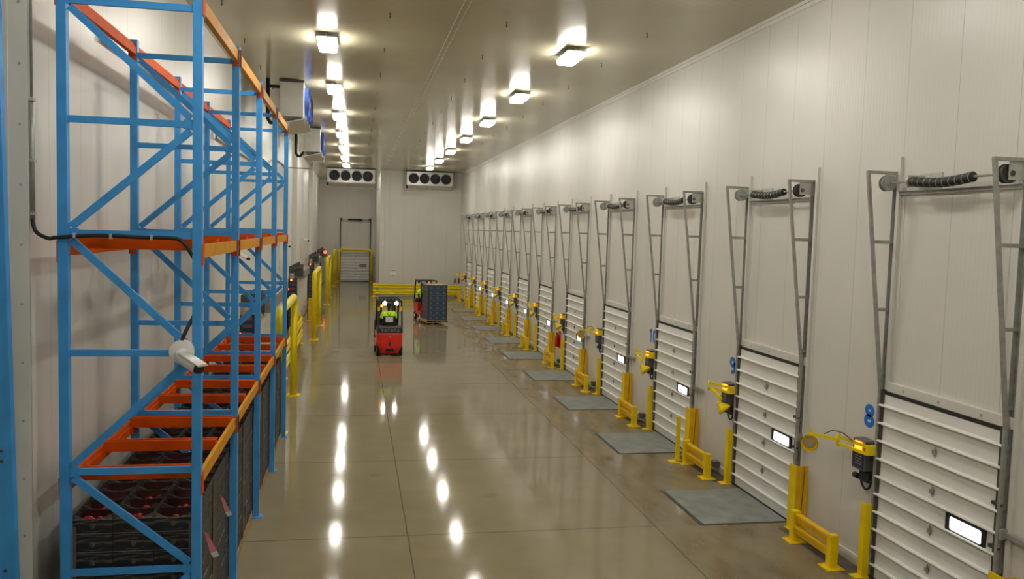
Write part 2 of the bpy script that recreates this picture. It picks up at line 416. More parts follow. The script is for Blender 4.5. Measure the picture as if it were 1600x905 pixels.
# ceiling rod hangers
hp = None
for ri, (x, nm) in enumerate(((-2.63, 'leftmost'), (0.62, 'left middle'), (3.02, 'right middle'), (6.08, 'rightmost'))):
    for k in range(9):
        y = 17.4 + 3.38 * k
        if hp is None:
            t = B('dark_steel').cyl((0, 0, 0), (0, 0, -.010), .024, n=8).cyl((0, 0, 0), (0, 0, -.085), .009, n=8).box(-.016, .016, -.009, .009, -.10, -.075)
            o = hp = t.obj('ceiling_hanger')
        else:
            o = hp.copy(); C.objects.link(o)
        o.location = (x, y, H)
        tag(o, 'small dark rod hanger, %s from the front in the %s ceiling line' % (ordn(k), nm), 'hanger', 'rod hangers on the ceiling')

# ------------------------------------------------------------------ dock door bays (local origin: far jamb at wall face, floor; +y far, -x into the room)
def bay_desc(n):
    return {8: 'dock door marked blue 8', 9: 'dock door marked blue 9', 10: 'dock door marked blue 10'}.get(n) or 'the %s dock door beyond blue 10' % ordn(n - 11)

def make_door():
    r = thing('door_8', '', 'door', kind='structure')
    X = -.075; y0, y1 = -DW + .02, -.02
    # ribbed panel profile in (x, z)
    prof = [(X, 0.03)]
    ribs = [0.24 + 0.2755 * i for i in range(10)]
    for z in ribs:
        prof += [(X, z - .030), (X - .046, z - .022), (X - .054, z - .010), (X - .048, z + .004), (X - .004, z + .016)]
    prof += [(X, 2.885), (X + .05, 2.885), (X + .05, 0.03)]
    B('door_white').prism(prof, y0, y1, 'y').obj('panel', parent=r)
    B('rubber').box(X - .02, X + .05, y0, y1, 0, .035).obj('bottom_seal', parent=r)
    t = B('rubber')
    t.box(X - .005, X + .06, y0, y1, 2.885, 2.935)  # black strip for the shade in the gap under the header
    t.obj('top_gap', parent=r)
    # tall pale jamb boards and header
    t = B('trim')
    t.box(-.05, 0, -.11, -.045, 0, 6.45, .004); t.box(-.05, 0, -DW - .13, -DW - .06, 0, 6.45, .004)
    t.box(-.055, 0, -DW - .06, -.11, 2.935, 3.075, .004)
    t.box(-.012, 0, -.20, -.17, 3.075, 6.0); t.box(-.012, 0, -DW + .1, -DW + .13, 3.075, 6.0)
    t.use('steel')
    for y in (-.5, -1.25, -2.05): t.cyl((-.055, y, 3.0), (-.062, y, 3.0), .02, n=8)
    t.obj('door_frame', parent=r)
    # window
    wy, wz, hw, hh = -1.95, 1.455, .36, .145
    t = B('black')
    def rr(hw, hh, rad, x):
        out = []
        for cx, cz, a0 in ((hw - rad, hh - rad, 0), (-hw + rad, hh - rad, 90), (-hw + rad, -hh + rad, 180), (hw - rad, -hh + rad, 270)):
            for i in range(5):
                a = math.radians(a0 + 22.5 * i); out.append((x, wy + cx + rad * math.cos(a), wz + cz + rad * math.sin(a)))
        return out
    rings = [[t.bm.verts.new(p) for p in rr(hw, hh, .05, X + .0)], [t.bm.verts.new(p) for p in rr(hw, hh, .05, X - .030)],
             [t.bm.verts.new(p) for p in rr(hw - .062, hh - .052, .035, X - .030)], [t.bm.verts.new(p) for p in rr(hw - .070, hh - .060, .03, X - .012)]]
    for a, b in zip(rings, rings[1:]):
        for i in range(20): t._f([a[i], a[(i + 1) % 20], b[(i + 1) % 20], b[i]])
    fr = t.obj('window_frame', parent=r)
    t = B('pane'); t._f([t.bm.verts.new(p) for p in rr(hw - .066, hh - .056, .03, X - .016)])
    t.obj('pane', parent=fr)
    for z in (2.31, 1.76, 1.205, .655):
        t = B('steel'); t.quad((X - .012, -1.28, z + .085), (X - .014, -1.235, z), (X - .012, -1.28, z - .085), (X - .014, -1.325, z))
        t.quad((X - .020, -1.28, z + .06), (X - .042, -1.265, z), (X - .020, -1.28, z - .06), (X - .042, -1.295, z))
        t.box(X - .045, X - .008, -1.30, -1.26, z - .03, z + .03)
        t.obj('hinge', parent=r)
    for z in (1.98, 1.43, .88, .33):
        t = B('dark_steel'); t.box(X - .05, X, -DW + .03, -DW + .13, z - .022, z + .022); t.cyl((X - .03, -DW + .03, z), (X - .03, -DW - .03, z), .02, n=8)
        t.obj('roller_bracket', parent=r)
    return r

def make_track():
    r = thing('lift_track', '', 'door track')
    def off(z): return max(.10, .515 - (6.22 - z) * .1275)
    for s, y in ((1, -.02), (-1, -DW - .0)):
        # wall angle and dark jamb strip
        B('dark_steel').box(-.10, -.0, min(y, y - s*.085), max(y, y - s*.085), .03, 2.95).obj('jamb_strip', parent=r)
        t = B('steel'); t.box(-.012, 0, y - .045, y + .03, .05, 6.22); t.box(-.075, 0, y + .022, y + .03, 2.9, 6.22)
        t.box(-.07, -.012, y - .012, y + .004, .05, 2.95)
        t.obj('wall_angle', parent=r)
        t = B('steel')
        t.bar((-off(2.95), y, 2.95), (-off(6.22), y, 6.22), .046, .046, up=(0, 1, 0))
        t.bar((-.105, y, .06), (-off(2.95), y, 2.95), .05, .045, up=(0, 1, 0))
        t.use('dark_steel'); t.box(-.085, -.06, y - .012, y + .012, .06, 2.9)
        t.obj('inclined_rail', parent=r)
        for z in (5.18, 4.16, 3.19):
            B('steel').box(-off(z), -.005, y - .006, y + .02, z - .025, z + .025).obj('rung', parent=r)
        B('steel').box(-off(6.22) - .02, 0, y - .025, y + .025, 6.19, 6.235).obj('top_bar', parent=r)
        for z in (.35, .75, 1.15, 1.55, 1.95, 2.35, 2.7): B('steel').box(-.12, 0, y - .028, y + .028, z - .03, z + .03).obj('track_clip', parent=r)
        B('steel_light').box(-.30 if s < 0 else -.24, -.02, y - s * .012 - .004, y - s * .012 + .004, 5.97 if s < 0 else 6.0, 6.20).obj('bearing_plate', parent=r)
        t = B('dark_steel' if s < 0 else 'steel')
        yc = y - s * .09
        t.cyl((-.25, yc - .035, 6.05), (-.25, yc + .035, 6.05), .105, n=24); t.cyl((-.25, yc - .045, 6.05), (-.25, yc - .03, 6.05), .118, n=24)
        t.cyl((-.25, yc + .03, 6.05), (-.25, yc + .045, 6.05), .118, n=24); t.cyl((-.25, yc - .09, 6.05), (-.25, yc + .09, 6.05), .035, n=12)
        dr = t.obj('cable_drum', parent=r)
    B('steel').cyl((-.25, -.0, 6.05), (-.25, -DW, 6.05), .016, n=10).obj('shaft', parent=r)
    # torsion spring: wound cylinder that sags
    t = B('spring'); n = 60; pts = []; rad = []
    for i in range(n + 1):
        u = i / n; pts.append((-.25, -.66 - 1.22 * u, 6.05 - .045 * math.sin(PI * u)))
        rad.append((.045 if i in (0, n) else .062) + (.006 if i % 2 else 0))
    t.tube(pts, rad, 14)
    t.use('steel')
    for i in range(4, n - 1, 6): t.tube([pts[i], (pts[i][0], pts[i][1] - .009, pts[i][2])], .0685, 14)
    t.obj('torsion_spring', parent=r)
    t = B('steel_light'); t.box(-.02, 0, -.98, -.52, 5.93, 6.17); t.box(-.30, 0, -.625, -.605, 5.97, 6.14); t.cyl((-.25, -.60, 6.05), (-.25, -.65, 6.05), .07, n=14)
    t.obj('spring_bracket', parent=r)
    t = B('steel'); t.box(-.03, 0, -DW + .02, -.08, 5.88, 5.935); t.box(-.055, 0, -DW + .02, -.08, 5.93, 5.938)
    t.obj('header_bar', parent=r)
    t = B('steel'); t.box(-.09, -.02, -DW - .50, -DW - .05, 1.60, 1.66); t.box(-.14, -.02, -DW - .09, -DW - .05, 1.57, 1.70)
    t.obj('stop_arm', parent=r)
    return r

def make_wide_guard():
    r = thing('track_guard', '', 'guard')
    t = B('amber'); y0, y1 = -DW - .30, -DW - .06
    t.prism([(-.02, y0), (-.25, y0), (-.25, y1), (-.235, y1), (-.235, y0 + .012), (-.02, y0 + .012)], 0, 1.18, 'z')
    t.use('yellow'); t.box(-.256, -.25, y0, y1, 0, 1.18)
    t.obj('guard_plate', parent=r)
    B('rubber').tube([(-.10, y0 - .01, 1.17), (-.11, y0 - .012, .8), (-.13, y0 - .012, .4), (-.15, y0 - .012, .02)], .006, 6).obj('cord', parent=r)
    B('yellow').box(-.30, 0, y0 - .02, y1, 0, .015).obj('base_plate', parent=r)
    return r
def make_slim_guard():
    r = thing('jamb_guard', '', 'guard')
    t = B('yellow'); t.prism([(-.235, -.03), (-.235, .09), (-.222, .09), (-.222, -.018), (-.13, -.018), (-.13, -.03)], .0, 1.17, 'z'); t.obj('guard_plate', parent=r)
    B('yellow').box(-.36, -.12, -.06, .12, 0, .018).obj('base_plate', parent=r)
    return r
def rail_profile(z, x):   # corrugated rail, faces -x
    return [(x, z - .11), (x - .035, z - .085), (x - .035, z - .05), (x, z - .015), (x, z + .015), (x - .035, z + .05), (x - .035, z + .085), (x, z + .11), (x + .012, z + .11), (x + .012, z - .11)]
def make_low_rail():
    r = thing('guard_rail', '', 'guard rail')
    x = -.475
    for y in (.41, 1.56):
        p = B('yellow').box(x - .065, x + .065, y - .065, y + .065, 0, .54, .006).obj('post', parent=r)
        t = B('yellow').box(x - .15, x + .15, y - .15, y + .15, 0, .016)
        for sx in (-.11, .11):
            for sy in (-.11, .11): t.cyl((x + sx, y + sy, .016), (x + sx, y + sy, .03), .014, n=8)
        t.obj('base_plate', parent=p)
    for z in (.425, .215):
        B('amber').box(x - .02, x + .075, .475, 1.495, z - .07, z + .07, .01).box(x - .045, x - .02, .475, 1.495, z + .03, z + .075).obj('rail', parent=r)
    return r
def make_control():
    r = thing('control_box', '', 'control box')
    B('box_grey').box(-.20, 0, .12, .44, 1.62, 2.10, .012).obj('housing', parent=r)
    t = B('navy_steel').box(-.215, -.205, .14, .42, 1.66, 1.93)
    t.use('paper')
    for i in range(5): t.box(-.217, -.215, .17, .34, 1.72 + i * .04, 1.724 + i * .04)
    t.obj('face_panel', parent=r)
    B('orange_glow').box(-.235, -.20, .19, .35, 1.95, 2.07, .008).obj('signal_light', parent=r)
    t = B('rubber'); t.box(-.14, -.02, .10, .34, 1.44, 1.60, .02)
    pts = [(-.10, .20 + .13 * math.cos(a), 1.50 + .17 * math.sin(a)) for a in [PI + PI * i / 10 for i in range(11)]]; t.tube(pts, .018, 8)
    t.cyl((-.09, .42, 1.47), (-.09, .52, 1.47), .045, n=12)
    t.obj('cable_loop', parent=r)
    return r
def make_dock_light(ext):
    r = thing('dock_light', '', 'lamp')
    z = 1.99
    t = B('yellow_green').box(-.25, -.12, -.03, .04, z - .075, z + .075, .006); t.obj('mount', parent=r)
    if ext:
        t = B('yellow_green'); t.bar((-.24, .02, z + .055), (-.30, .70, z + .055), .03, .045); t.bar((-.24, .02, z - .055), (-.30, .70, z - .055), .03, .045)
        t.cyl((-.30, .70, z - .1), (-.30, .70, z + .1), .028, n=10); t.obj('arm', parent=r)
        t = B('yellow_green'); t.bar((-.30, .70, z), (-.42, 1.35, z - .06), .035, .05); t.obj('forearm', parent=r)
        hp_, d = Vector((-.44, 1.30, z - .2)), Vector((-.55, -.83, -.06)).normalized()
        B('rubber').tube([(-.3, .3, z + .08), (-.31, .55, z + .14), (-.33, .8, z + .13), (-.36, 1.0, z + .02)], .008, 6).obj('cord', parent=r)
    else:
        t = B('yellow_green'); t.bar((-.24, .02, z + .05), (-.42, .62, z + .05), .03, .045); t.bar((-.24, .02, z - .05), (-.42, .62, z - .05), .03, .045)
        t.cyl((-.42, .62, z - .1), (-.42, .62, z + .1), .028, n=10); t.obj('arm', parent=r)
        t = B('yellow_green'); t.bar((-.42, .62, z - .03), (-.46, -.10, z - .16), .035, .05); t.obj('forearm', parent=r)
        hp_, d = Vector((-.40, -.10, z - .36)), Vector((.40, -.40, -.55)).normalized()
    t = B('yellow'); a = hp_ - d * .13
    t.cyl(a, hp_, .05, .135, n=20, cap=False); t.cyl(hp_, hp_ + d * .05, .135, .142, n=20, cap=False); t.sphere(a, .055)
    t.cyl(hp_ + d * .015, hp_ + d * .012, .13, .13, n=20)
    t.bar(a, a + Vector((.02, 0, .20)), .03, .03)
    hd = t.obj('lamp_head', parent=r)
    t = B('lens'); t.cyl(hp_ + d * .02, hp_ + d * .03, .10, .09, n=20); t.obj('lens', parent=hd)
    return r
def make_leveler():
    r = thing('dock_leveler', '', 'dock leveler')
    t = B('dark_steel').box(-1.80, -.10, -2.36, -.33, 0, .006); t.obj('pit_edge', parent=r)
    B('leveler').box(-1.73, -.10, -2.32, -.37, .006, .014).obj('deck_plate', parent=r)
    return r

door0, track0, wide0, slim0, rail0, ctrl0, lev0 = make_door(), make_track(), make_wide_guard(), make_slim_guard(), make_low_rail(), make_control(), make_leveler()
dl_ext, dl_fold = make_dock_light(True), make_dock_light(False)
used = set()
def place(o, loc):
    if o in used: c = copy_tree(o)
    else: used.add(o); c = o
    c.location = loc; return c
for n in range(8, 19):
    y = Y8 + (n - 8) * PITCH; loc = (W, y, 0); d = bay_desc(n)
    o = place(door0, loc); o.name = 'door_%d' % n
    tag(o, {8: 'white ribbed dock door beside the blue number 8', 9: 'white ribbed dock door beside the blue number 9', 10: 'white ribbed dock door beside the blue number 10'}.get(n, 'white ribbed dock door, %s beyond the blue number 10' % ordn(n - 11)), 'door', 'dock doors along the right wall', kind='structure')
    tag(place(track0, loc), 'grey steel lift tracks and spring above ' + d, 'door track', 'lift tracks of the dock doors')
    tag(place(wide0, loc), 'wide amber sheet guard at the near jamb of ' + d, 'guard', 'wide track guards')
    tag(place(slim0, loc), 'slim yellow angle guard at the far jamb of ' + d, 'guard', 'slim jamb guards')
    tag(place(rail0, loc), 'low yellow two post floor rail just beyond ' + d, 'guard rail', 'low rails between dock doors')
    tag(place(ctrl0, loc), 'dark control box with orange light beside ' + d, 'control box', 'dock control boxes')
    tag(place(dl_ext if n in (8, 11) else dl_fold, loc), ('yellow swing arm lamp stretched out beside ' if n in (8, 11) else 'yellow swing arm lamp folded back beside ') + d, 'lamp', 'dock lamps')
    tag(place(lev0, loc), 'grey steel dock plate in the floor before ' + d, 'dock leveler', 'dock plates in the floor')

def stroke(t, pts, w, d=.004, closed=False):
    """flat ribbon of width w along 2-D points, in the local XY plane, raised to d"""
    n = len(pts); P = [Vector((p[0], p[1])) for p in pts]; L = []; R = []
    for i in range(n):
        a = P[(i - 1) % n] if (closed or i > 0) else P[i]; b = P[(i + 1) % n] if (closed or i < n - 1) else P[i]
        tn = (b - a).normalized(); nn = Vector((-tn.y, tn.x)) * w / 2
        L.append(P[i] + nn); R.append(P[i] - nn)
    def ring(i): return [t.bm.verts.new((q.x, q.y, z)) for q, z in ((L[i], 0), (L[i], d), (R[i], d), (R[i], 0))]
    rs = [ring(i) for i in range(n)]
    for i in range(n if closed else n - 1):
        a, b = rs[i], rs[(i + 1) % n]
        for k in range(4): t._f([a[k], a[(k+1) % 4], b[(k+1) % 4], b[k]])
    if not closed: t._f(rs[0]); t._f(rs[-1][::-1])
def ell(cx, cy, rx, ry, a0=0, a1=360, n=28):
    return [(cx + rx*math.cos(math.radians(a0 + (a1 - a0)*i/n)), cy + ry*math.sin(math.radians(a0 + (a1 - a0)*i/n))) for i in range(n if a1 - a0 == 360 else n + 1)]
def glyph(t, ch, ox, h, w, k):
    """draw one bold character, height h, width w, stroke k, centred at ox"""
    e = k / 2; x = w/2 - e; y = h/2 - e
    if ch == '8':
        stroke(t, ell(ox, h*.225, x*.88, h*.275 - e), k, closed=True); stroke(t, ell(ox, -h*.215, x, h*.285 - e), k, closed=True)
    elif ch == '9':
        stroke(t, ell(ox, h*.19, x, h*.31 - e), k, closed=True); stroke(t, [(ox + x, h*.19)] + [(ox + x, h*.02)] + ell(ox, -h*.16, x, h*.34 - e, 0, -125, 14), k)
    elif ch == '0' or ch == 'O': stroke(t, ell(ox, 0, x, y), k, closed=True)
    elif ch == '1': stroke(t, [(ox + x*.3, -h/2), (ox + x*.3, h/2)], k); stroke(t, [(ox + x*.3, h/2 - e), (ox - x*.8, h*.30)], k*.8)
    elif ch == 'T': stroke(t, [(ox - w/2, y), (ox + w/2, y)], k); stroke(t, [(ox, h/2 - k), (ox, -h/2)], k)
    elif ch == 'Y': stroke(t, [(ox - x, h/2), (ox, 0)], k); stroke(t, [(ox + x, h/2), (ox, 0)], k); stroke(t, [(ox, .02*h), (ox, -h/2)], k)
    elif ch == 'A': stroke(t, [(ox - x, -h/2), (ox, h/2)], k); stroke(t, [(ox + x, -h/2), (ox, h/2)], k); stroke(t, [(ox - x*.55, -h*.17), (ox + x*.55, -h*.17)], k)
for n, dy in ((8, .35), (9, .40), (10, .50)):
    y = Y8 + (n - 8) * PITCH + dy
    mtx = Matrix(((0, 0, -1, W), (-1, 0, 0, y), (0, 1, 0, 2.45), (0, 0, 0, 1)))
    t = B('blue_dark')
    for i, ch in enumerate(str(n)): glyph(t, ch, (i - (len(str(n)) - 1)/2) * .30, .37, .265, .082)
    o = t.obj('door_number'); o.matrix_world = mtx
    tag(o, 'bold blue number %d painted on the wall by its dock door' % n, 'number', 'door numbers')

# odd pieces along the dock wall
t = thing('bollard_post', 'single slim yellow post beside the low rail before blue 10 door', 'post', (W - .62, Y8 + PITCH + 1.72, 0))
B('yellow_green').box(-.05, .05, -.02, .02, 0, 1.05, .004).obj('post', parent=t)
B('yellow').box(-.2, .1, -.12, .12, 0, .016).obj('base_plate', parent=t)
jb = None
for n in (8, 9, 10, 11, 12):
    if n == 8: continue
    if jb is None:
        jb = thing('wall_outlet_box', '', 'outlet box')
        B('box_grey').box(-.16, -.02, -.10, .10, .12, .26, .01).obj('housing', parent=jb)
        B('box_grey').box(-.34, -.12, -.02, .10, .0, .06, .008).obj('foot', parent=jb)
        o = jb
    else: o = copy_tree(jb)
    o.location = (W, Y8 + (n - 8) * PITCH + .85, 0)
    tag(o, 'small grey box low on the wall beyond ' + bay_desc(n), 'outlet box', 'low grey wall boxes')
def extinguisher(loc, label, s=1.0, rz=0):
    r = thing('fire_extinguisher', label, 'fire extinguisher', loc, rz)
    t = B('ext_red'); t.tube([(0, 0, 0), (0, 0, .02), (0, 0, .40), (0, 0, .45), (0, 0, .48)], [.075 * s, .085 * s, .085 * s, .06 * s, .03 * s], 16); t.obj('cylinder_body', parent=r)
    t = B('black'); t.box(-.03, .03, -.03, .05, .48, .53); t.bar((0, 0, .53), (0, .13, .57), .02, .02); t.tube([(0, -.03, .50), (0, -.11, .42), (0, -.11, .15)], .012, 8); t.obj('valve_and_hose', parent=r)
    return r
e = extinguisher((W - .11, 31.72, .70), 'red fire extinguisher on the wall near the second door beyond blue 10')
B('ext_red').box(.08, .11, -.16, .16, -.05, .62).obj('back_plate', parent=e)
for i, dx in enumerate((-.16, .14)):
    e = extinguisher((7.78 + dx, YB - .12, 1.05), ('left' if i == 0 else 'right') + ' dark red canister on the end wall above the yellow rail')
    e.scale = (.75, .75, .75); e.location.y = YB - .10
    for ch in list(e.children): ch.data.materials[0] = M['canister'] if 'body' in ch.name else ch.data.materials[0]
t = thing('round_sign', 'small round yellow sign above the two canisters on end wall', 'sign', (7.79, YB - .02, 1.72)); t.scale = (.8, 1, .8)
tt = B('yellow_green'); n = 28
r1 = [tt.bm.verts.new((.20 * math.cos(2*PI*i/n), 0, .24 * math.sin(2*PI*i/n))) for i in range(n)]
r2 = [tt.bm.verts.new((.13 * math.cos(2*PI*i/n), 0, .16 * math.sin(2*PI*i/n))) for i in range(n)]
for i in range(n): tt._f([r1[i], r1[(i+1) % n], r2[(i+1) % n], r2[i]])
tt.obj('ring', parent=t)
B('paper').cyl((0, .012, 0), (0, .004, 0), .15, n=24).obj('sign_face', parent=t)
t = thing('wall_socket', 'small white socket plate on the end wall above yellow rail', 'socket', (2.86, YB, 1.73))
B('white_plastic').box(-.25, .25, -.03, 0, -.28, .28, .01).obj('plate', parent=t)
B('box_grey').box(-.20, .20, -.04, -.03, .18, .22).box(-.20, .20, -.04, -.03, -.22, -.18).obj('sockets', parent=t)

# ------------------------------------------------------------------ far end: double rail, recess door, hoop, coolers
t = thing('barrier_rail', 'long yellow two tier barrier in front of the end wall', 'guard rail', (0, 63.2, 0))
for x in (1.45, 4.7, 7.90):
    p = B('yellow_green').box(x - .09, x + .09, -.09, .09, 0, 1.02, .01).obj('post', parent=t)
    B('yellow_green').box(x - .2, x + .2, -.2, .2, 0, .02).obj('base_plate', parent=p)
for z in (.80, .33):
    prof = [(-.10, z - .17), (-.155, z - .13), (-.155, z - .06), (-.10, z - .01), (-.10, z + .01), (-.155, z + .06), (-.155, z + .13), (-.10, z + .17), (-.088, z + .17), (-.088, z - .17)]
    B('yellow_green').prism(prof, 1.36, 7.98, 'x').obj('rail', parent=t)

# recess door (structure) and its tracks
r = thing('door_19', 'white ribbed dock door at the end of the left aisle', 'door', (0, YE, 0), kind='structure')
prof = []
for i in range(11):
    z = .24 + .2755 * i
    prof += [(-.075, z - .012), (-.13, z - .022), (-.135, z - .008), (-.09, z + .012), (-.085, z + .10), (-.075, z + .115)]
prof = [(-.075, .03)] + prof + [(-.075, 3.15), (0, 3.15), (0, .03)]
B('door_white').prism(prof, -1.33, 1.33, 'x').obj('panel', parent=r)
fr = B('black').box(.42, 1.06, -.12, -.08, 1.40, 1.68, .02).obj('window_frame', parent=r)
B('pane_dim').box(.48, 1.0, -.125, -.118, 1.45, 1.63).obj('pane', parent=fr)
B('rubber').box(-1.33, 1.33, -.1, 0, 0, .05).obj('bottom_seal', parent=r)
for z in (2.3, 1.75, 1.2, .65): B('steel').box(.04, .10, -.12, -.075, z - .09, z + .09).obj('hinge', parent=r)
r = thing('lift_track', 'thin dark lift tracks and spring above the far recess door', 'door track', (0, YE - .012, 0), group='lift tracks of the dock doors')
for s in (-1, 1):
    B('dark_steel').box(s * 1.38 - .045, s * 1.38 + .045, -.12, 0, .05, 6.0).obj('wall_angle', parent=r)
    B('dark_steel').cyl((s * 1.30 - .06, -.2, 5.85), (s * 1.30 + .06, -.2, 5.85), .12, n=16).obj('cable_drum', parent=r)
    B('steel').box(s * 1.40 - .01, s * 1.40 + .01, -.32, 0, 5.7, 6.05).obj('bearing_plate', parent=r)
B('steel').cyl((-1.38, -.2, 5.85), (1.38, -.2, 5.85), .025, n=8).obj('shaft', parent=r)
B('spring').cyl((-.7, -.2, 5.85), (.62, -.2, 5.85), .075, n=12).obj('torsion_spring', parent=r)
B('steel').box(-1.33, 1.33, -.03, 0, 5.62, 5.68).obj('header_bar', parent=r)

def arc(c, r, a0, a1, n, f):
    return [f(c[0] + r * math.cos(math.radians(a0 + (a1 - a0) * i / n)), c[1] + r * math.sin(math.radians(a0 + (a1 - a0) * i / n))) for i in range(n + 1)]
def hoop_pts(a0, a1, top, rad, f):
    return [f(a0, 0), f(a0, top - rad - .01)] + arc((a0 + rad, top - rad), rad, 180, 90, 6, f) + arc((a1 - rad, top - rad), rad, 90, 0, 6, f) + [f(a1, top - rad - .01), f(a1, 0)]
r = thing('hoop_barrier', 'yellow goalpost hoop standing around the far recess door', 'barrier', (0, 79.7, 0))
B('yellow_green').tube(hoop_pts(-1.5, 1.55, 3.02, .3, lambda u, v: (u, 0, v)), .11, 14).obj('pipe', parent=r)
for s in (-1.5, 1.55): B('yellow').cyl((s, 0, 0), (s, 0, .03), .2, n=16).obj('base_plate', parent=r)
HY = [(21.05, 25.87), (38.6, 44.1), (56.1, 61.7), (73.4, 78.6)]
hl = ['yellow pipe hoop barrier partly behind the end of the blue rack', 'tall yellow pipe hoop barrier, next beyond the blue rack', 'tall yellow pipe hoop barrier, third along the left wall', 'yellow pipe hoop barrier closest to the far recess door']
for i, (a, b) in enumerate(HY):
    o = thing('hoop_barrier', hl[i], 'barrier', (-1.78, a, 0), group='pipe hoops along the left wall')
    B('yellow_green').tube(hoop_pts(0, b - a, 3.02, .28, lambda u, v: (0, u, v)), .105, 16).obj('pipe', parent=o)
    for y in (0, b - a): B('yellow_green').box(-.2, .2, y - .2, y + .2, 0, .025).obj('base_plate', parent=o)
# low rails between the hoops
lr0 = None
for i, (a, ln) in enumerate(((28.5, 9.0), (46.3, 8.8))):
    o = thing('guard_rail', ('low yellow beam rail between the first two pipe hoops', 'low yellow beam rail between the second and third pipe hoops')[i], 'guard rail', (-2.35, a, 0), group='low rails along the left wall')
    for y in (.15, ln / 2, ln - .15):
        p = B('amber').box(-.09, .09, y - .09, y + .09, 0, 1.25, .01).obj('post', parent=o)
        B('yellow').box(-.18, .18, y - .18, y + .18, 0, .02).obj('base_plate', parent=p)
    for z in (1.02, .48):
        prof = [(.10, z - .17), (.155, z - .13), (.155, z - .06), (.10, z - .01), (.10, z + .01), (.155, z + .06), (.155, z + .13), (.10, z + .17), (.088, z + .17), (.088, z - .17)]
        B('yellow').prism(prof, 0, ln, 'y').obj('rail', parent=o)

# high-speed doors on the left wall (drive head, column, hood, leaf)
def make_hs():
    r = thing('high_speed_door', '', 'door')
    t = B('navy_steel'); t.box(.0, .42, 0, .30, 0, 2.55, .01); t.use('box_grey')
    for z in [.2 + .22 * i for i in range(11)]: t.box(.08, .34, -.012, 0, z, z + .09)
    t.obj('side_column', parent=r)
    B('hood').box(.22, .68, 1.9, 6.3, 2.42, 2.86, .02).obj('hood', parent=r)
    t = B('steel'); t.box(.02, .30, -.05, .32, 2.55, 2.85, .02); t.cyl((.16, -.16, 2.52), (.16, -.16, 2.80), .11, n=16); t.use('dark_steel'); t.box(.30, .70, .0, .5, 2.62, 3.0, .03); t.bar((.10, -.08, 3.05), (.56, -.02, 3.30), .20, .16); t.box(.05, .30, -.25, .1, 2.85, 3.15, .02)
    t.use('steel'); t.cyl((.22, -.28, 2.62), (.22, -.05, 2.62), .09, n=14); t.use('box_grey'); t.box(.34, .72, -.1, .25, 3.0, 3.24, .02)
    t.obj('drive_motor', parent=r)
    t = B('orange_glow'); t.cyl((.16, -.30, 2.42), (.16, -.30, 2.50), .04, n=12); t.obj('signal_light', parent=r)
    t = B('rubber')
    for k, (cy, cr) in enumerate(((.55, .34), (.70, .26))):
        t.tube([(.60, cy + cr * math.cos(a), 2.86 + cr * math.sin(a)) for a in [2 * PI * i / 20 for i in range(21)]], .014, 6)
    t.obj('cable_loop', parent=r)
    t = B('trim'); t.box(.05, .40, .45, 9.4, .08, 2.40, .01)
    t.obj('door_leaf', parent=r)
    t = B('navy_steel'); t.box(0, .38, 9.4, 9.7, 0, 2.5, .01); t.obj('far_column', parent=r)
    t = B('red_glow'); t.box(.0, .04, -.06, 0, 1.95, 2.03); t.obj('button', parent=r)
    return r
hs0 = None
hsl = ['navy and grey high speed door drive seen through the blue rack', 'high speed door drive just past the end of the blue rack', 'high speed door drive, third along the left wall', 'high speed door drive nearest the far recess door']
for i, y in enumerate((24.9, 42.6, 60.2, 72.5)):
    if hs0 is None: hs0 = o = make_hs()
    else: o = copy_tree(hs0)
    o.location = (XL + .12, y, 0)
    tag(o, hsl[i], 'door', 'high speed doors on the left wall')
t = thing('signal_lamp', 'glowing red lamp among the door drives near far recess', 'lamp', (XL + .9, 71.0, 3.0))
B('red_glow').sphere((0, 0, 0), .13).obj('bulb', parent=t)
B('box_grey').box(-.12, .12, -.02, .2, -.3, -.15).bar((-.9, .05, -.2), (0, .05, -.2), .06).obj('bracket', parent=t)

# unit coolers
def make_cooler(length, fans, key_ring, r_f=.37):
    """long axis along +x, fans face -y; origin at ceiling centre"""
    r = thing('unit_cooler', '', 'cooler')
    L2 = length / 2
    B('cooler').box(-L2, L2, -.35, .35, -1.10, -.08, .012).obj('casing', parent=r)
    t = B('cooler'); t.prism([(-.40, -1.12), (.38, -1.30), (.38, -1.33), (-.42, -1.15)], -L2 + .1, L2 - .1, 'x')
    t.use('steel'); t.box(-L2 + .1, -L2 + .14, -.42, -.36, -1.28, -1.05); t.box(L2 - .14, L2 - .1, -.42, -.36, -1.28, -1.05)
    t.obj('drip_pan', parent=r)
    B('dark_steel').box(-L2 - .05, L2 + .05, -.36, .36, -.08, -.03).obj('top_rail', parent=r)
    for i in range(fans):
        x = -L2 + length * (i + .5) / fans * .94 + length * .03
        t = B(key_ring); t.cyl((x, -.35, -.58), (x, -.47, -.58), r_f + .03, r_f, n=28, cap=False)
        t.use('fan_black'); t.cyl((x, -.36, -.58), (x, -.40, -.58), r_f - .01, n=28)
        t.cyl((x, -.40, -.58), (x, -.46, -.58), .12, n=14)
        for k in range(5):
            a = 2 * PI * k / 5; ca, sa = math.cos(a), math.sin(a)
            t.quad((x + .10 * ca, -.42, -.58 + .10 * sa), (x + (r_f-.05) * math.cos(a - .2), -.44, -.58 + (r_f-.05) * math.sin(a - .2)), (x + (r_f-.05) * math.cos(a + .35), -.41, -.58 + (r_f-.05) * math.sin(a + .35)), (x + .12 * math.cos(a + .5), -.41, -.58 + .12 * math.sin(a + .5)))
        for rr_ in (.14, .22, .30):
            t.tube([(x + rr_ * math.cos(2*PI*j/24), -.475, -.58 + rr_ * math.sin(2*PI*j/24)) for j in range(25)], .006, 5)
        t.obj('fan', parent=r)
    t = B('steel_light')
    for x in (-L2 + .3, L2 - .3): t.cyl((x, 0, -.05), (x, 0, 0), .03, n=8)
    t.obj('hanger', parent=r)
    return r
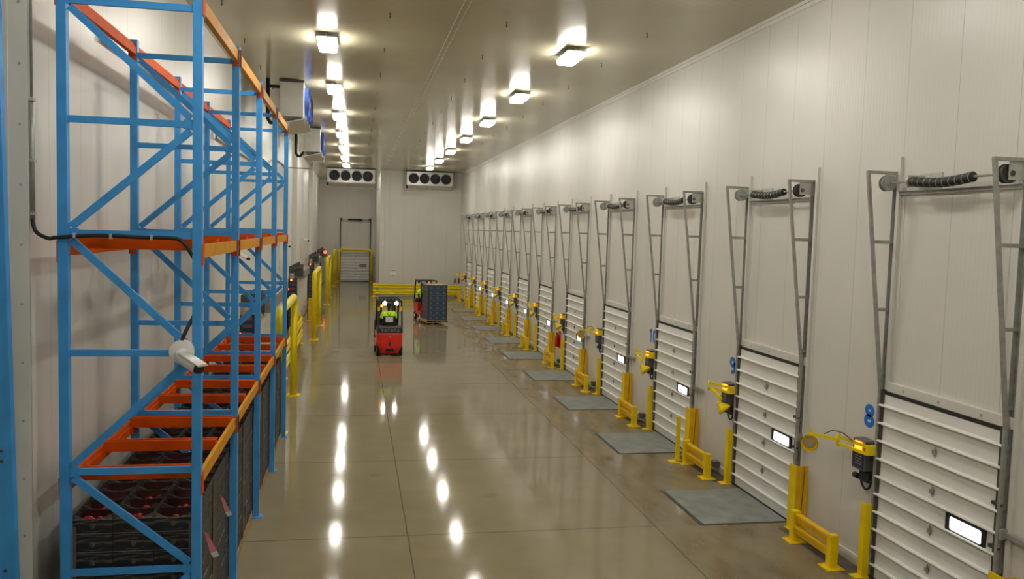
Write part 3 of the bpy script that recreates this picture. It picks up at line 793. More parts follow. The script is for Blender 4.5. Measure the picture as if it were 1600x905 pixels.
ca = make_cooler(3.45, 4, 'fan_black', .36); ca.location = (-.37, 63.55, H)
tag(ca, 'four fan cooler under the ceiling above the left aisle end', 'cooler', 'coolers at the far end')
cb = copy_tree(ca); cb.location = (5.45, 63.5, H); tag(cb, 'four fan cooler under the ceiling above the end wall', 'cooler', 'coolers at the far end')
for o in (ca, cb):
    t = B('steel_light'); t.tube([(-.2, -.1, -1.2), (-.2, -.1, -1.50), (-1.9, -.1, -1.50)] if o is cb else [(-.2, -.1, -1.2), (-.2, -.1, -1.45), (2.1, -.1, -1.5)], .025, 8)
    t.use('rubber'); t.box(-1.78, -1.62, -.2, -.05, -1.32, -1.12)
    t.obj('drain_pipe', parent=o)
cl = make_cooler(3.4, 3, 'fan_blue', .42); cl.rotation_euler = (0, 0, PI / 2); cl.location = (-1.93, 27.7, H)
def side_pipe(o):
    t = B('pipe_black'); x = -1.55
    t.tube([(x, .35, -.22), (x, .70, -.22)], .05, 10); t.tube([(x, .70, .0), (x, .70, -1.18), (x, .62, -1.30), (x, .5, -1.30), (x, .44, -1.2), (x, .35, -1.12)], .06, 10)
    t.obj('refrigerant_pipe', parent=o)
side_pipe(cl)
tag(cl, 'white ceiling cooler with blue fans, nearer of two by left wall', 'cooler', 'coolers by the left wall')
c2 = copy_tree(cl); c2.location = (-1.93, 39.7, H); tag(c2, 'white ceiling cooler with blue fans, farther of two by left wall', 'cooler', 'coolers by the left wall')
t = B('steel_light'); t.tube([(XL + .05, 12, 7.55), (XL + .05, 21.0, 7.55), (XL + .05, 21.1, 7.2), (XL + .05, 31, 7.2)], .03, 8); t.tube([(XL + .05, 31, 7.2), (XL + .05, 36, 7.9), (XL + .05, 41.5, 7.9), (-2.1, 41.5, 7.9), (-2.1, 41.5, 8.2)], .03, 8)
tag(t.obj('wall_pipe'), 'thin pale pipe stepping along the left wall below the coolers', 'pipe')

# wall cameras on the left wall
def make_cam():
    r = thing('security_camera', '', 'camera')
    t = B('white_plastic'); t.box(0, .06, -.09, .09, -.10, .14, .01); t.tube([(.05, 0, .05), (.25, 0, .09), (.40, -.05, .05)], .03, 8); t.obj('wall_mount', parent=r)
    t = B('white_plastic'); t.cyl((.36, .04, .05), (.62, -.30, -.10), .075, n=14); t.obj('body', parent=r)
    t = B('black'); t.cyl((.615, -.295, -.098), (.66, -.35, -.125), .07, .06, n=14); t.obj('lens', parent=r)
    t = B('trim'); t.cyl((.02, 0, -.1), (.02, 0, -1.9), .015, n=6); t.obj('conduit', parent=r)
    return r
wc = None
for i, y in enumerate((24.0, 38.6, 53.7)):
    if wc is None: wc = o = make_cam()
    else: o = copy_tree(wc)
    o.location = (XL, y, 4.28); o.scale = (.75, .62, .62)
    tag(o, ('small white wall camera seen through the blue rack', 'small white wall camera just past the end of blue rack', 'small white wall camera farthest along the left wall')[i], 'camera', 'wall cameras on the left')

# ------------------------------------------------------------------ pallet rack
XF, XK = -1.65, -2.97
FY = [9.37, 12.2, 15.03, 17.86, 20.75]
LV = [2.36, 4.86, 7.47]
rack = thing('pallet_rack', 'tall blue and orange pallet rack over dark fruit cartons', 'rack')
UT = 7.60
def upright(x, y, parent, top=UT, w=.095):
    t = B('blue')
    h = w / 2; s = 1 if x > -2.4 else -1
    t.box(x - h, x + h, y - h, y + h, 0.01, top)
    t.use('blue')
    o = t.obj('upright', parent=parent)
    B('blue').box(x - .10, x + .10, y - .10, y + .10, 0, .015).obj('foot_plate', parent=o)
    return o
ZH = [.18, 1.40, 2.50, 3.77, 5.03, 6.20, 7.40]
def frame(y, parent, x0, x1, diag=True):
    upright(x0, y, parent); upright(x1, y, parent)
    for z in ZH: B('blue').bar((x0, y, z), (x1, y, z), .04, .07).obj('brace', parent=parent)
    side = False     # zig-zag: top-back -> front -> back ...
    zs = ZH[::-1]
    for a, b in zip(zs, zs[1:]):
        xa, xb = (x0, x1) if not side else (x1, x0)
        d = Vector((xb - xa, 0, b - a)).normalized() * .10
        B('blue').bar((xa + d.x, y - .002, a + d.z), (xb - d.x, y - .002, b - d.z), .036, .075, up=(0, 1, 0) if False else (0, 0, 1)).obj('diagonal', parent=parent)
        t = B('blue'); t.box(min(xb, xb - .14 * (1 if xb > xa else -1)), max(xb, xb - .14 * (1 if xb > xa else -1)), y - .024, y + .02, b - .05, b + .05); t.obj('gusset', parent=parent)
        side = not side
for y in FY: frame(y, rack, XK, XF)
for i in range(4):
    ya, yb = FY[i] + .048, FY[i + 1] - .048
    for li, z in enumerate(LV):
        for x, s, key in ((XF, 1, 'orange_lit'), (XK, -1, 'orange')):
            t = B(key)   # step beam: tall outer web, lower inner step
            t.prism([(x + s*.030, z - .07), (x + s*.030, z + .075), (x - s*.012, z + .075), (x - s*.012, z + .03), (x - s*.035, z + .03), (x - s*.035, z - .07)], ya, yb, 'y')
            bm_ = t.obj('beam', parent=rack)
            t = B('orange')
            for yy, sg in ((ya, 1), (yb, -1)):
                t.box(x + s*.034 if s > 0 else x + s*.052, x + s*.052 if s > 0 else x + s*.034, yy - sg*.09, yy + sg*.035, z - .15, z + .09) if False else t.box(min(x + s*.05, x + s*.058), max(x + s*.05, x + s*.058), min(yy - sg*.095, yy + sg*.03), max(yy - sg*.095, yy + sg*.03), z - .14, z + .085)
                t.box(x - .03, x + .03, min(yy, yy + sg*.012), max(yy, yy + sg*.012), z - .14, z + .085)
            t.obj('beam_connector', parent=bm_)
    for li, z in enumerate(LV[:2]):
        for fy in (.075, .49, .93) if li == 0 else (.14, .5, .86):
            yy = FY[i] + (FY[i+1] - FY[i]) * fy
            t = B('orange'); t.prism([(yy - .07, z + .0), (yy - .07, z + .125), (yy - .03, z + .125), (yy - .03, z + .10), (yy + .03, z + .10), (yy + .03, z + .125), (yy + .07, z + .125), (yy + .07, z + .0), (yy + .055, z + .0), (yy + .055, z + .085), (yy - .055, z + .085), (yy - .055, z + .0)], XK + .015, XF - .015, 'x')
            t.obj('cross_bar', parent=rack)
# near rack, cut by the left edge of the frame
rk2 = thing('pallet_rack', 'blue rack upright cut off by the left edge of photo', 'rack', (-3.30, 8.8, 0))
rk2.rotation_euler = (0, math.radians(-1.0), 0)
def upright2(x, y, parent):
    t = B('blue'); t.box(x - .09, x + .09, y - .05, y + .05, 0.01, 9.0)
    t.use('dark_steel')
    for z in [.4 + .1 * i for i in range(85) if (i % 12) in (3, 4)]: t.cyl((x + .0, y - .05, z + .9), (x + .0, y - .062, z + .9), .016, n=8)
    o = t.obj('upright', parent=parent); B('blue').box(x - .14, x + .14, y - .1, y + .1, 0, .015).obj('foot_plate', parent=o)
x1, x0, y = 0.0, -1.3, 0.0
upright2(x1, y, rk2); upright2(x0, y, rk2)
z2 = [.2, 1.4, 2.6, 3.78, 5.05, 6.2, 7.4, 8.6]
for z in z2: B('blue').bar((x0, y, z), (x1, y, z), .04, .07).obj('brace', parent=rk2)
for i, (a, b) in enumerate(zip(z2, z2[1:])):
    xa, xb = (x1, x0) if i % 2 else (x0, x1)
    B('blue').bar((xa, y, a), (xb, y, b), .036, .075).obj('diagonal', parent=rk2)

# cable and camera on the first rack frame
t = thing('wall_conduit', 'thin grey conduit running down the wall corner trim', 'conduit', (XL + .03, 9.53, 0))
B('steel').cyl((0, 0, 6.4), (0, 0, H), .014, n=8).cyl((0, 0, 5.15), (0, 0, 6.4), .026, n=8).obj('pipe', parent=t)
for z in (5.2, 5.75, 6.38, 7.5, 8.6): B('steel_light').box(-.03, .03, -.035, .035, z, z + .03).obj('clip', parent=t)
def catmull(P, n=8):
    P = [Vector(p) for p in P]; out = []
    for i in range(len(P) - 1):
        p0, p1, p2, p3 = P[max(i-1, 0)], P[i], P[i+1], P[min(i+2, len(P)-1)]
        for k in range(n):
            u = k / n
            out.append(.5 * ((2*p1) + (-p0+p2)*u + (2*p0-5*p1+4*p2-p3)*u*u + (-p0+3*p1-3*p2+p3)*u**3))
    return out + [P[-1]]
cab = thing('black_cable', 'black cable drooping from wall to rack camera', 'cable')
fy = FY[0] - .05
B('rubber').tube(catmull([(XL + .03, 9.52, 5.16), (XL + .07, 9.50, 5.03), (XL + .22, 9.40, 4.965), (-3.0, fy, 4.98), (-2.6, fy, 5.01), (-2.2, fy, 5.0), (-1.90, fy, 5.0), (-1.80, fy, 4.97), (-1.72, fy + .0, 4.86), (-1.675, fy + .12, 4.70), (-1.67, fy + .16, 4.4), (-1.69, fy + .12, 4.2), (-1.74, fy - .02, 4.05), (-1.79, fy - .06, 3.92)]), .021, 10).obj('sheath', parent=cab)
for x in (-2.85, -2.5, -2.1): B('steel_light').box(x - .012, x + .012, fy - .028, fy + .02, 4.975, 5.03).obj('clip', parent=cab)
cm = thing('security_camera', 'large white bullet camera clamped to the front rack frame', 'camera', (-1.79, FY[0] - .10, 3.80))
t = B('white_plastic'); t.cyl((0, .06, 0), (0, -.03, 0), .125, n=28); t.cyl((0, -.03, 0), (0, -.05, 0), .105, n=28)
t.use('steel')
for a in (40, 130, 220, 310): t.cyl((.09*math.cos(math.radians(a)), -.03, .09*math.sin(math.radians(a))), (.09*math.cos(math.radians(a)), -.036, .09*math.sin(math.radians(a))), .01, n=6)
t.obj('mount_disc', parent=cm)
t = B('white_plastic'); t.tube([(0, -.04, -.01), (.01, -.10, -.02), (.02, -.14, -.03)], [.06, .065, .065], 16); t.sphere((.02, -.14, -.03), .068); t.obj('swivel', parent=cm)
bd = Vector((.62, -.50, -.26)).normalized(); b0 = Vector((.0, -.15, -.02))
t = B('white_plastic')
side = bd.cross(Vector((0, 0, 1))).normalized(); upv = side.cross(bd)
def loft(t, secs):
    rings = []
    for c_, hw, hu, hd in secs:
        ring = []
        for i in range(16):
            a = 2 * PI * i / 16; xx = hw * (abs(math.cos(a)) ** .6) * (1 if math.cos(a) >= 0 else -1); zz = (abs(math.sin(a)) ** .6) * (hu if math.sin(a) >= 0 else -hd)
            ring.append(t.bm.verts.new(c_ + side * xx + upv * zz))
        rings.append(ring)
    for a, b in zip(rings, rings[1:]):
        for i in range(16):
            f = t._f([a[i], a[(i+1) % 16], b[(i+1) % 16], b[i]])
            if f: f.smooth = True
    t._f(rings[0][::-1]); t._f(rings[-1])
loft(t, [(b0 - bd*.02, .045, .05, .05), (b0 + bd*.03, .062, .062, .062), (b0 + bd*.26, .062, .055, .062), (b0 + bd*.30, .06, .05, .058)])
loft(t, [(b0 + bd*.05 + upv*.05, .064, .018, .01), (b0 + bd*.36 + upv*.045, .066, .014, .01)])
t.obj('body', parent=cm)
t = B('black'); loft(t, [(b0 + bd*.295 - upv*.012, .055, .045, .046), (b0 + bd*.335 - upv*.012, .053, .042, .045)]); t.obj('lens', parent=cm)
B('white_plastic').cyl((0, .01, .125), (0, .01, .155), .02, n=10).obj('cable_gland', parent=cm)

# ------------------------------------------------------------------ pallets of cartons below the rack
CX, CY, CZ, NL = .415, .33, .205, 9
PZ = .145
def carton_mesh(open_top):
    t = B('carton'); hx, hy = CX / 2 - .004, CY / 2 - .004; h = CZ - .003; w = .012
    if not open_top:
        t.box(-hx, hx, -hy, hy, 0, h)
        t.use('carton_edge'); t.box(-hx, hx, -hy - .001, hy + .001, h - .004, h + .001)
    else:
        t.box(-hx, hx, -hy, -hy + w, 0, h - .045); t.box(-hx, hx, hy - w, hy, 0, h - .045)
        t.box(-hx, -hx + w, -hy, hy, 0, h); t.box(hx - w, hx, -hy, hy, 0, h)
        t.use('carton_in'); t.box(-hx + w, hx - w, -hy + w, hy - w, 0, .02)
        for sx in (-1, 1):
            t.quad((sx*(hx-w-.001), -hy + w, .02), (sx*(hx-w-.001), hy - w, .02), (sx*(hx-w-.001), hy - w, h - .02), (sx*(hx-w-.001), -hy + w, h - .02))
        for sy in (-1, 1):
            t.quad((-hx + w, sy*(hy-w-.001), .02), (hx - w, sy*(hy-w-.001), .02), (hx - w, sy*(hy-w-.001), h - .05), (-hx + w, sy*(hy-w-.001), h - .05))
        # pale corner wings
        for sx in (-1, 1):
            for sy in (-1, 1):
                t.use('carton_print'); x = sx * hx; y = sy * hy
                t.prism([(x - sx*.001, h - .05), (x - sx*.15, h - .046), (x - sx*.10, h - .030), (x - sx*.03, h + .004), (x - sx*.001, h + .004)], y, y - sy*.006, 'y')
            t.use('carton_edge'); t.box(min(sx*(hx-.12), sx*(hx-.02)), max(sx*(hx-.12), sx*(hx-.02)), -hy - .001, -hy + .003, h - .04, h - .034)
        t.box(-hx, hx, -hy - .001, -hy + .004, h - .052, h - .047)
    # swoosh print and picture on the front and back
    t.use('carton_print')
    for sy in (-1, 1):
        y = sy * (hy + .0015)
        prev = None
        for i in range(9):
            u = i / 8; x = -hx*.85 + u * hx*1.25; z = h*.60 + .035 * u * u * (1 if True else 0) + .006*math.sin(u*4); th = .006 * math.sin(PI * u) + .001
            cur = ((x, y, z - th), (x, y, z + th))
            if prev: t.quad(prev[0], cur[0], cur[1], prev[1])
            prev = cur
        prev = None
        for i in range(9):
            u = i / 8; x = -hx*.5 + u * hx*1.0; z = .035 - .018*math.sin(PI*u); th = .0035
            cur = ((x, y, z - th), (x, y, z + th))
            if prev: t.quad(prev[0], cur[0], cur[1], prev[1])
            prev = cur
    t.use('carton_print')
    for sy in (-1, 1):
        y = sy * (hy + .0015)
        pts = [(.0 + .028*math.cos(2*PI*i/10), y, .085 + .034*math.sin(2*PI*i/10)) for i in range(10)]
        t._f([t.bm.verts.new(p) for p in pts])
    t.use('carton_print')
    for sx in (-1, 1):
        x = sx * (hx + .0015)
        for (ya, za, yb, zb) in ((-.13, .03, -.02, .15), (.0, .02, .12, .14), (-.02, .15, .10, .17)):
            t.quad((x, ya, za), (x, ya + .012, za - .004), (x, yb + .006, zb), (x, yb, zb + .008))
    me = t.mesh('fruit_carton'); return me
ME_C, ME_O = carton_mesh(False), carton_mesh(True)
def carton_obj(me, loc, label, group):
    o = bpy.data.objects.new('fruit_carton', me); C.objects.link(o); o.location = loc
    tag(o, label, 'carton', group); return o
starts = []
for i in range(4):
    starts += [FY[i] + .10, FY[i] + .10 + 4*CY + .03]
pall = None
X0 = -2.95
rest = MB(); rest.mats = []
for pi_, ys in enumerate(starts):
    stk = '%s stack from the front' % ordn(pi_)
    # pallet
    if pall is None:
        pall = o = thing('wooden_pallet', '', 'pallet')
        t = B('wood')
        LX, LY = 3*CX, 4*CY
        for k in range(7): t.box(0, LX, k*LY/7 + .01, (k+1)*LY/7 - .02, .12, .142)
        t.obj('deck', parent=o)
        for x in (0, LX/2 - .02, LX - .04):
            B('wood').box(x, x + .04, 0, LY, .022, .12).obj('stringer', parent=o)
        t = B('wood')
        for y in (0, LY/2 - .05, LY - .1): t.box(0, LX, y, y + .1, 0, .022)
        t.obj('bottom_boards', parent=o)
    else: o = copy_tree(pall)
    o.location = (X0, ys, 0)
    tag(o, 'wooden pallet under the %s' % stk, 'pallet', 'pallets under the rack')
    grp = 'fruit cartons under the rack'
    for l in range(NL):
        z = PZ + l * CZ
        top = l == NL - 1
        for ix in range(3):
            for iy in range(4):
                front = pi_ == 0 and iy == 0
                back = pi_ == 7 and iy == 3
                if not (top or front or ix == 2): continue
                loc = (X0 + (ix + .5)*CX + random.uniform(-.004, .004), ys + (iy + .5)*CY, z)
                col = ('wall side', 'middle', 'aisle side')[ix]; row = ordn(iy)
                if top: lab = 'open top fruit carton, %s row, %s column, on the %s' % (row, col, stk)
                elif front and ix < 2: lab = 'dark fruit carton facing front, %s column, layer %d down, nearest stack' % (col, NL - l)
                elif front: lab = 'dark fruit carton at front aisle corner, layer %d down, nearest stack' % (NL - l)
                else: lab = 'dark fruit carton, aisle side, %s row, layer %d down, %s' % (row, NL - l, stk)
                if not top and pi_ >= 5:
                    tmp = bmesh.new(); tmp.from_mesh(ME_C)
                    off = {}
                    for v in tmp.verts: off[v] = rest.bm.verts.new(v.co + Vector(loc))
                    for f in tmp.faces:
                        try: g = rest.bm.faces.new([off[v] for v in f.verts]); g.material_index = f.material_index
                        except ValueError: pass
                    tmp.free(); continue
                carton_obj(ME_O if top else ME_C, loc, lab, grp)
rest.mats = [m_.name for m_ in ME_C.materials]
rest.mats = [{v.name: k for k, v in M.items()}[n_] for n_ in rest.mats]
me = rest.mesh('fruit_carton_rest')
o = bpy.data.objects.new('fruit_cartons', me); C.objects.link(o)
tag(o, 'lower aisle side fruit cartons of the three farthest stacks', 'cartons', kind='stuff')
# apples in the front top cartons
t = B('apple'); t.sphere((0, 0, 0), .036, 1, 1, .9, 12, 8); AP = t.obj('apple')
first = True
zt = PZ + (NL - 1)*CZ
for iy, cnt in ((0, 7), (1, 5), (2, 3)):
    for ix in range(3):
        for k in range(cnt):
            if first: o = AP; first = False
            else: o = AP.copy(); C.objects.link(o)
            o.location = (X0 + (ix + .5)*CX + random.uniform(-.13, .15), starts[0] + (iy + .5)*CY + random.uniform(-.06, .11), zt + .055 + random.uniform(0, .05))
            tag(o, 'red apple in the %s row %s top carton of nearest stack' % (ordn(iy), ('wall side', 'middle', 'aisle side')[ix]), 'apple', 'apples in nearest stack, %s row, %s' % (ordn(iy), ('wall side', 'middle', 'aisle side')[ix]))
# cardboard corner boards and pink tickets on the aisle side
cb0 = None
for pi_, ys in enumerate(starts):
    for e_, yy in ((0, ys - .004), (1, ys + 4*CY + .004)):
        if cb0 is None:
            t = B('cardboard'); s = .05; t.prism([(.006, 0), (.006, s), (.0, s), (0, .006), (-s, .006), (-s, 0)], PZ, PZ + NL*CZ - .12, 'z'); cb0 = o = t.obj('corner_board')
        else: o = cb0.copy(); C.objects.link(o)
        o.location = (X0 + 3*CX + .002, yy - (.004 if e_ == 0 else -.004), 0)
        o.rotation_euler = (0, 0, 0)
        if e_ == 1: o.scale = (1, -1, 1)
        tag(o, 'brown cardboard corner strip, %s edge of the %s' % (('near', 'far')[e_], stk if False else '%s stack from the front' % ordn(pi_)), 'corner strip', 'corner strips of the stacks')
t = B('cardboard'); t.prism([(-.006, 0), (-.006, .05), (0, .05), (0, .006), (.05, .006), (.05, 0)], PZ, PZ + NL*CZ - .12, 'z')
o = t.obj('corner_board'); o.location = (X0 - .002, starts[0] - .012, 0)
tag(o, 'brown cardboard corner strip at the wall side of nearest stack', 'corner strip', 'corner strips of the stacks')
for (y, z, s, lab) in ((10.12, 1.40, 1.25, 'lower'), (11.32, 1.46, 1.1, 'upper')):
    t = thing('pink_ticket', 'pink paper ticket stuck on the aisle side cartons, %s one' % lab, 'ticket', (X0 + 3*CX + .012, y, z))
    B('pink').quad((-.01, 0, .11*s), (.035*s, -.02, .085*s), (.115*s, -.05, -.07*s), (.055*s, -.03, -.10*s)).obj('paper', parent=t)
    B('paper').quad((.055*s, -.031, -.10*s), (.115*s, -.051, -.07*s), (.14*s, -.06, -.115*s), (.085*s, -.04, -.145*s)).obj('printed_end', parent=t)

# ------------------------------------------------------------------ forklifts and drivers
def make_truck(label):
    r = thing('forklift', label, 'forklift')
    hw = .52
    # counterweight: rounded red block, waist narrower at the bottom
    t = B('red'); secs = []
    def ring(z, w, yb, rad):
        out = []
        for cx, cy, a0 in ((w - rad, .62, 0), (w - rad, yb + rad, 270), (-w + rad, yb + rad, 180), (-w + rad, .62, 90)):
            if cy > .6: out.append((w if cx > 0 else -w, .62, z))
            else:
                seq = [a0 + 90 - 18*i for i in range(6)] if cx > 0 else [a0 + 90 - 18*i for i in range(6)]
                for a in seq: out.append((cx + rad*math.cos(math.radians(a)), cy + rad*math.sin(math.radians(a)), z))
        return out
    rings = [[t.bm.verts.new(p) for p in ring(*q)] for q in ((.12, .36, .10, .10), (.30, .42, .03, .12), (.50, .50, .0, .14), (.90, hw, .0, .14), (.95, hw, .012, .14))]
    for a, b in zip(rings, rings[1:]):
        for i in range(len(a)): t._f([a[i], a[(i+1) % len(a)], b[(i+1) % len(b)], b[i]])
    t._f(rings[0][::-1]); t._f(rings[-1])
    t.obj('counterweight', parent=r)
    t = B('charcoal')
    rings = [[t.bm.verts.new(p) for p in ring(*q)] for q in ((.95, hw, .012, .14), (.97, hw + .004, .004, .14), (1.16, hw - .01, .015, .14), (1.20, hw - .05, .05, .12))]
    for a, b in zip(rings, rings[1:]):
        for i in range(len(a)): t._f([a[i], a[(i+1) % len(a)], b[(i+1) % len(b)], b[i]])
    t._f(rings[-1])
    cap = t.obj('rear_cowl', parent=r)
    t = B('letter')
    for i, ch in enumerate('TOYOTA'): glyph(t, ch, (i - 2.5) * .127, .105, .098, .022)
    tx = t.obj('lettering', parent=cap); tx.matrix_local = Matrix(((1, 0, 0, 0), (0, 0, -1, -.002), (0, 1, 0, 1.06), (0, 0, 0, 1)))
    B('black').box(-.17, .17, .015, .08, .20, .33, .01).obj('vent_grille', parent=r)
    t = B('black'); t.cyl((0, .01, .62), (0, -.02, .62), .03, n=12); t.box(-.05, .05, -.012, .02, .44, .56, .01); t.use('letter'); t.quad((-.05, -.004, .78), (.05, -.004, .78), (.02, -.004, .83), (-.02, -.004, .83)); t.obj('tow_pin', parent=r)
    # chassis
    t = B('red'); t.box(-hw, hw, .60, 1.05, .35, .98, .03); t.box(-hw, hw, 1.0, 1.85, .28, .52, .03); t.obj('body_shell', parent=r)
    t = B('charcoal'); t.box(-.44, .44, .95, 1.75, .52, .56); t.prism([(1.70, .5), (1.88, .5), (1.86, 1.32), (1.72, 1.36)], -.45, .45, 'x'); t.obj('dashboard', parent=r)
    t = B('black'); t.box(-.27, .27, .62, 1.10, .98, 1.12, .03); st = t.obj('seat', parent=r)
    t = B('black'); t.prism([(.56, 1.08), (.70, 1.08), (.62, 1.58), (.52, 1.58)], -.25, .25, 'x'); bk = t.obj('backrest', parent=st)
    B('paper').box(-.15, .15, .50, .522, 1.34, 1.56).obj('paper_sheet', parent=bk)
    t = B('black'); t.tube([(-.05 + .17*math.cos(a), 1.55 + .10*math.sin(a), 1.43 + .13*math.sin(a)) for a in [2*PI*i/24 for i in range(25)]], .014, 8, cap=False); t.cyl((-.05, 1.55, 1.43), (-.05, 1.75, 1.30), .02, n=8); t.bar((-.22, 1.55, 1.43), (.12, 1.55, 1.43), .02); t.obj('steering_wheel', parent=r)
    # overhead guard
    t = B('black')
    for s in (-1, 1):
        t.bar((s*.48, .16, 1.15), (s*.46, .30, 2.20), .06, .07, up=(1, 0, 0)); t.bar((s*.46, 1.80, .9), (s*.44, 1.45, 2.24), .06, .07, up=(1, 0, 0)); t.bar((s*.45, .28, 2.22), (s*.44, 1.47, 2.26), .06, .06)
    t.bar((-.47, .30, 2.22), (.47, .30, 2.22), .07, .07); t.bar((-.45, 1.46, 2.26), (.45, 1.46, 2.26), .06, .06)
    for x in (-.3, -.15, 0, .15, .3): t.bar((x, .30, 2.24), (x, 1.46, 2.26), .025, .03)
    t.obj('overhead_guard', parent=r)
    for x in (-.22, .25):
        t = B('black'); t.cyl((x, .22, 2.14), (x, .30, 2.14), .085, .06, n=18); lt = t.obj('work_light', parent=r)
        B('headlight').cyl((x, .215, 2.14), (x, .205, 2.14), .075, n=18).obj('bulb', parent=lt)
    t = B('orange_glow'); t.cyl((-.34, .24, 1.98), (-.34, .24, 2.08), .045, n=12); t.obj('beacon', parent=r)
    t = B('yellow_green'); t.box(-.50, -.42, .12, .16, 1.84, 2.0); t.box(.38, .46, .12, .16, 1.84, 2.0); t.obj('reflector_tape', parent=r)
    # mast, carriage and forks
    for s in (-1, 1):
        t = B('black'); t.box(s*.33 - .05, s*.33 + .05, 1.92, 2.06, .08, 2.18); t.box(s*.23 - .035, s*.23 + .035, 1.96, 2.07, .10, 2.15); t.obj('mast_rail', parent=r)
        t = B('dark_steel'); t.box(s*.30 - .06, s*.30 + .06, 2.14, 2.19, .08, .70); t.box(s*.30 - .06, s*.30 + .06, 2.16, 3.18, .05, .095); t.obj('fork', parent=r)
        t = B('rubber'); t.cyl((s*.34, 1.62, .25), (s*.52, 1.62, .25), .25, n=28); w = t.obj('front_wheel', parent=r)
        t = B('paper'); t.cyl((s*.515, 1.62, .25), (s*.525, 1.62, .25), .12, n=18); t.obj('hub', parent=w)
        t = B('rubber'); t.cyl((s*.40, .38, .22), (s*.52, .38, .22), .22, n=28); w = t.obj('rear_wheel', parent=r)
        t = B('paper'); t.cyl((s*.515, .38, .22), (s*.525, .38, .22), .10, n=18); t.obj('hub', parent=w)
    t = B('black'); t.box(-.38, .38, 1.95, 2.05, 2.10, 2.17); t.box(-.36, .36, 1.98, 2.04, .95, 1.02); t.cyl((0, 2.0, .2), (0, 2.0, 1.6), .04, n=12); t.obj('mast_crosshead', parent=r)
    t = B('black'); t.box(-.5, .5, 2.08, 2.14, .50, .62); t.box(-.5, .5, 2.08, 2.14, .16, .26)
    for x in (-.48, -.3, -.1, .1, .3, .48): t.box(x - .014, x + .014, 2.10, 2.13, .6, 1.25)
    t.box(-.5, .5, 2.10, 2.13, 1.22, 1.26); t.obj('load_backrest', parent=r)
    return r

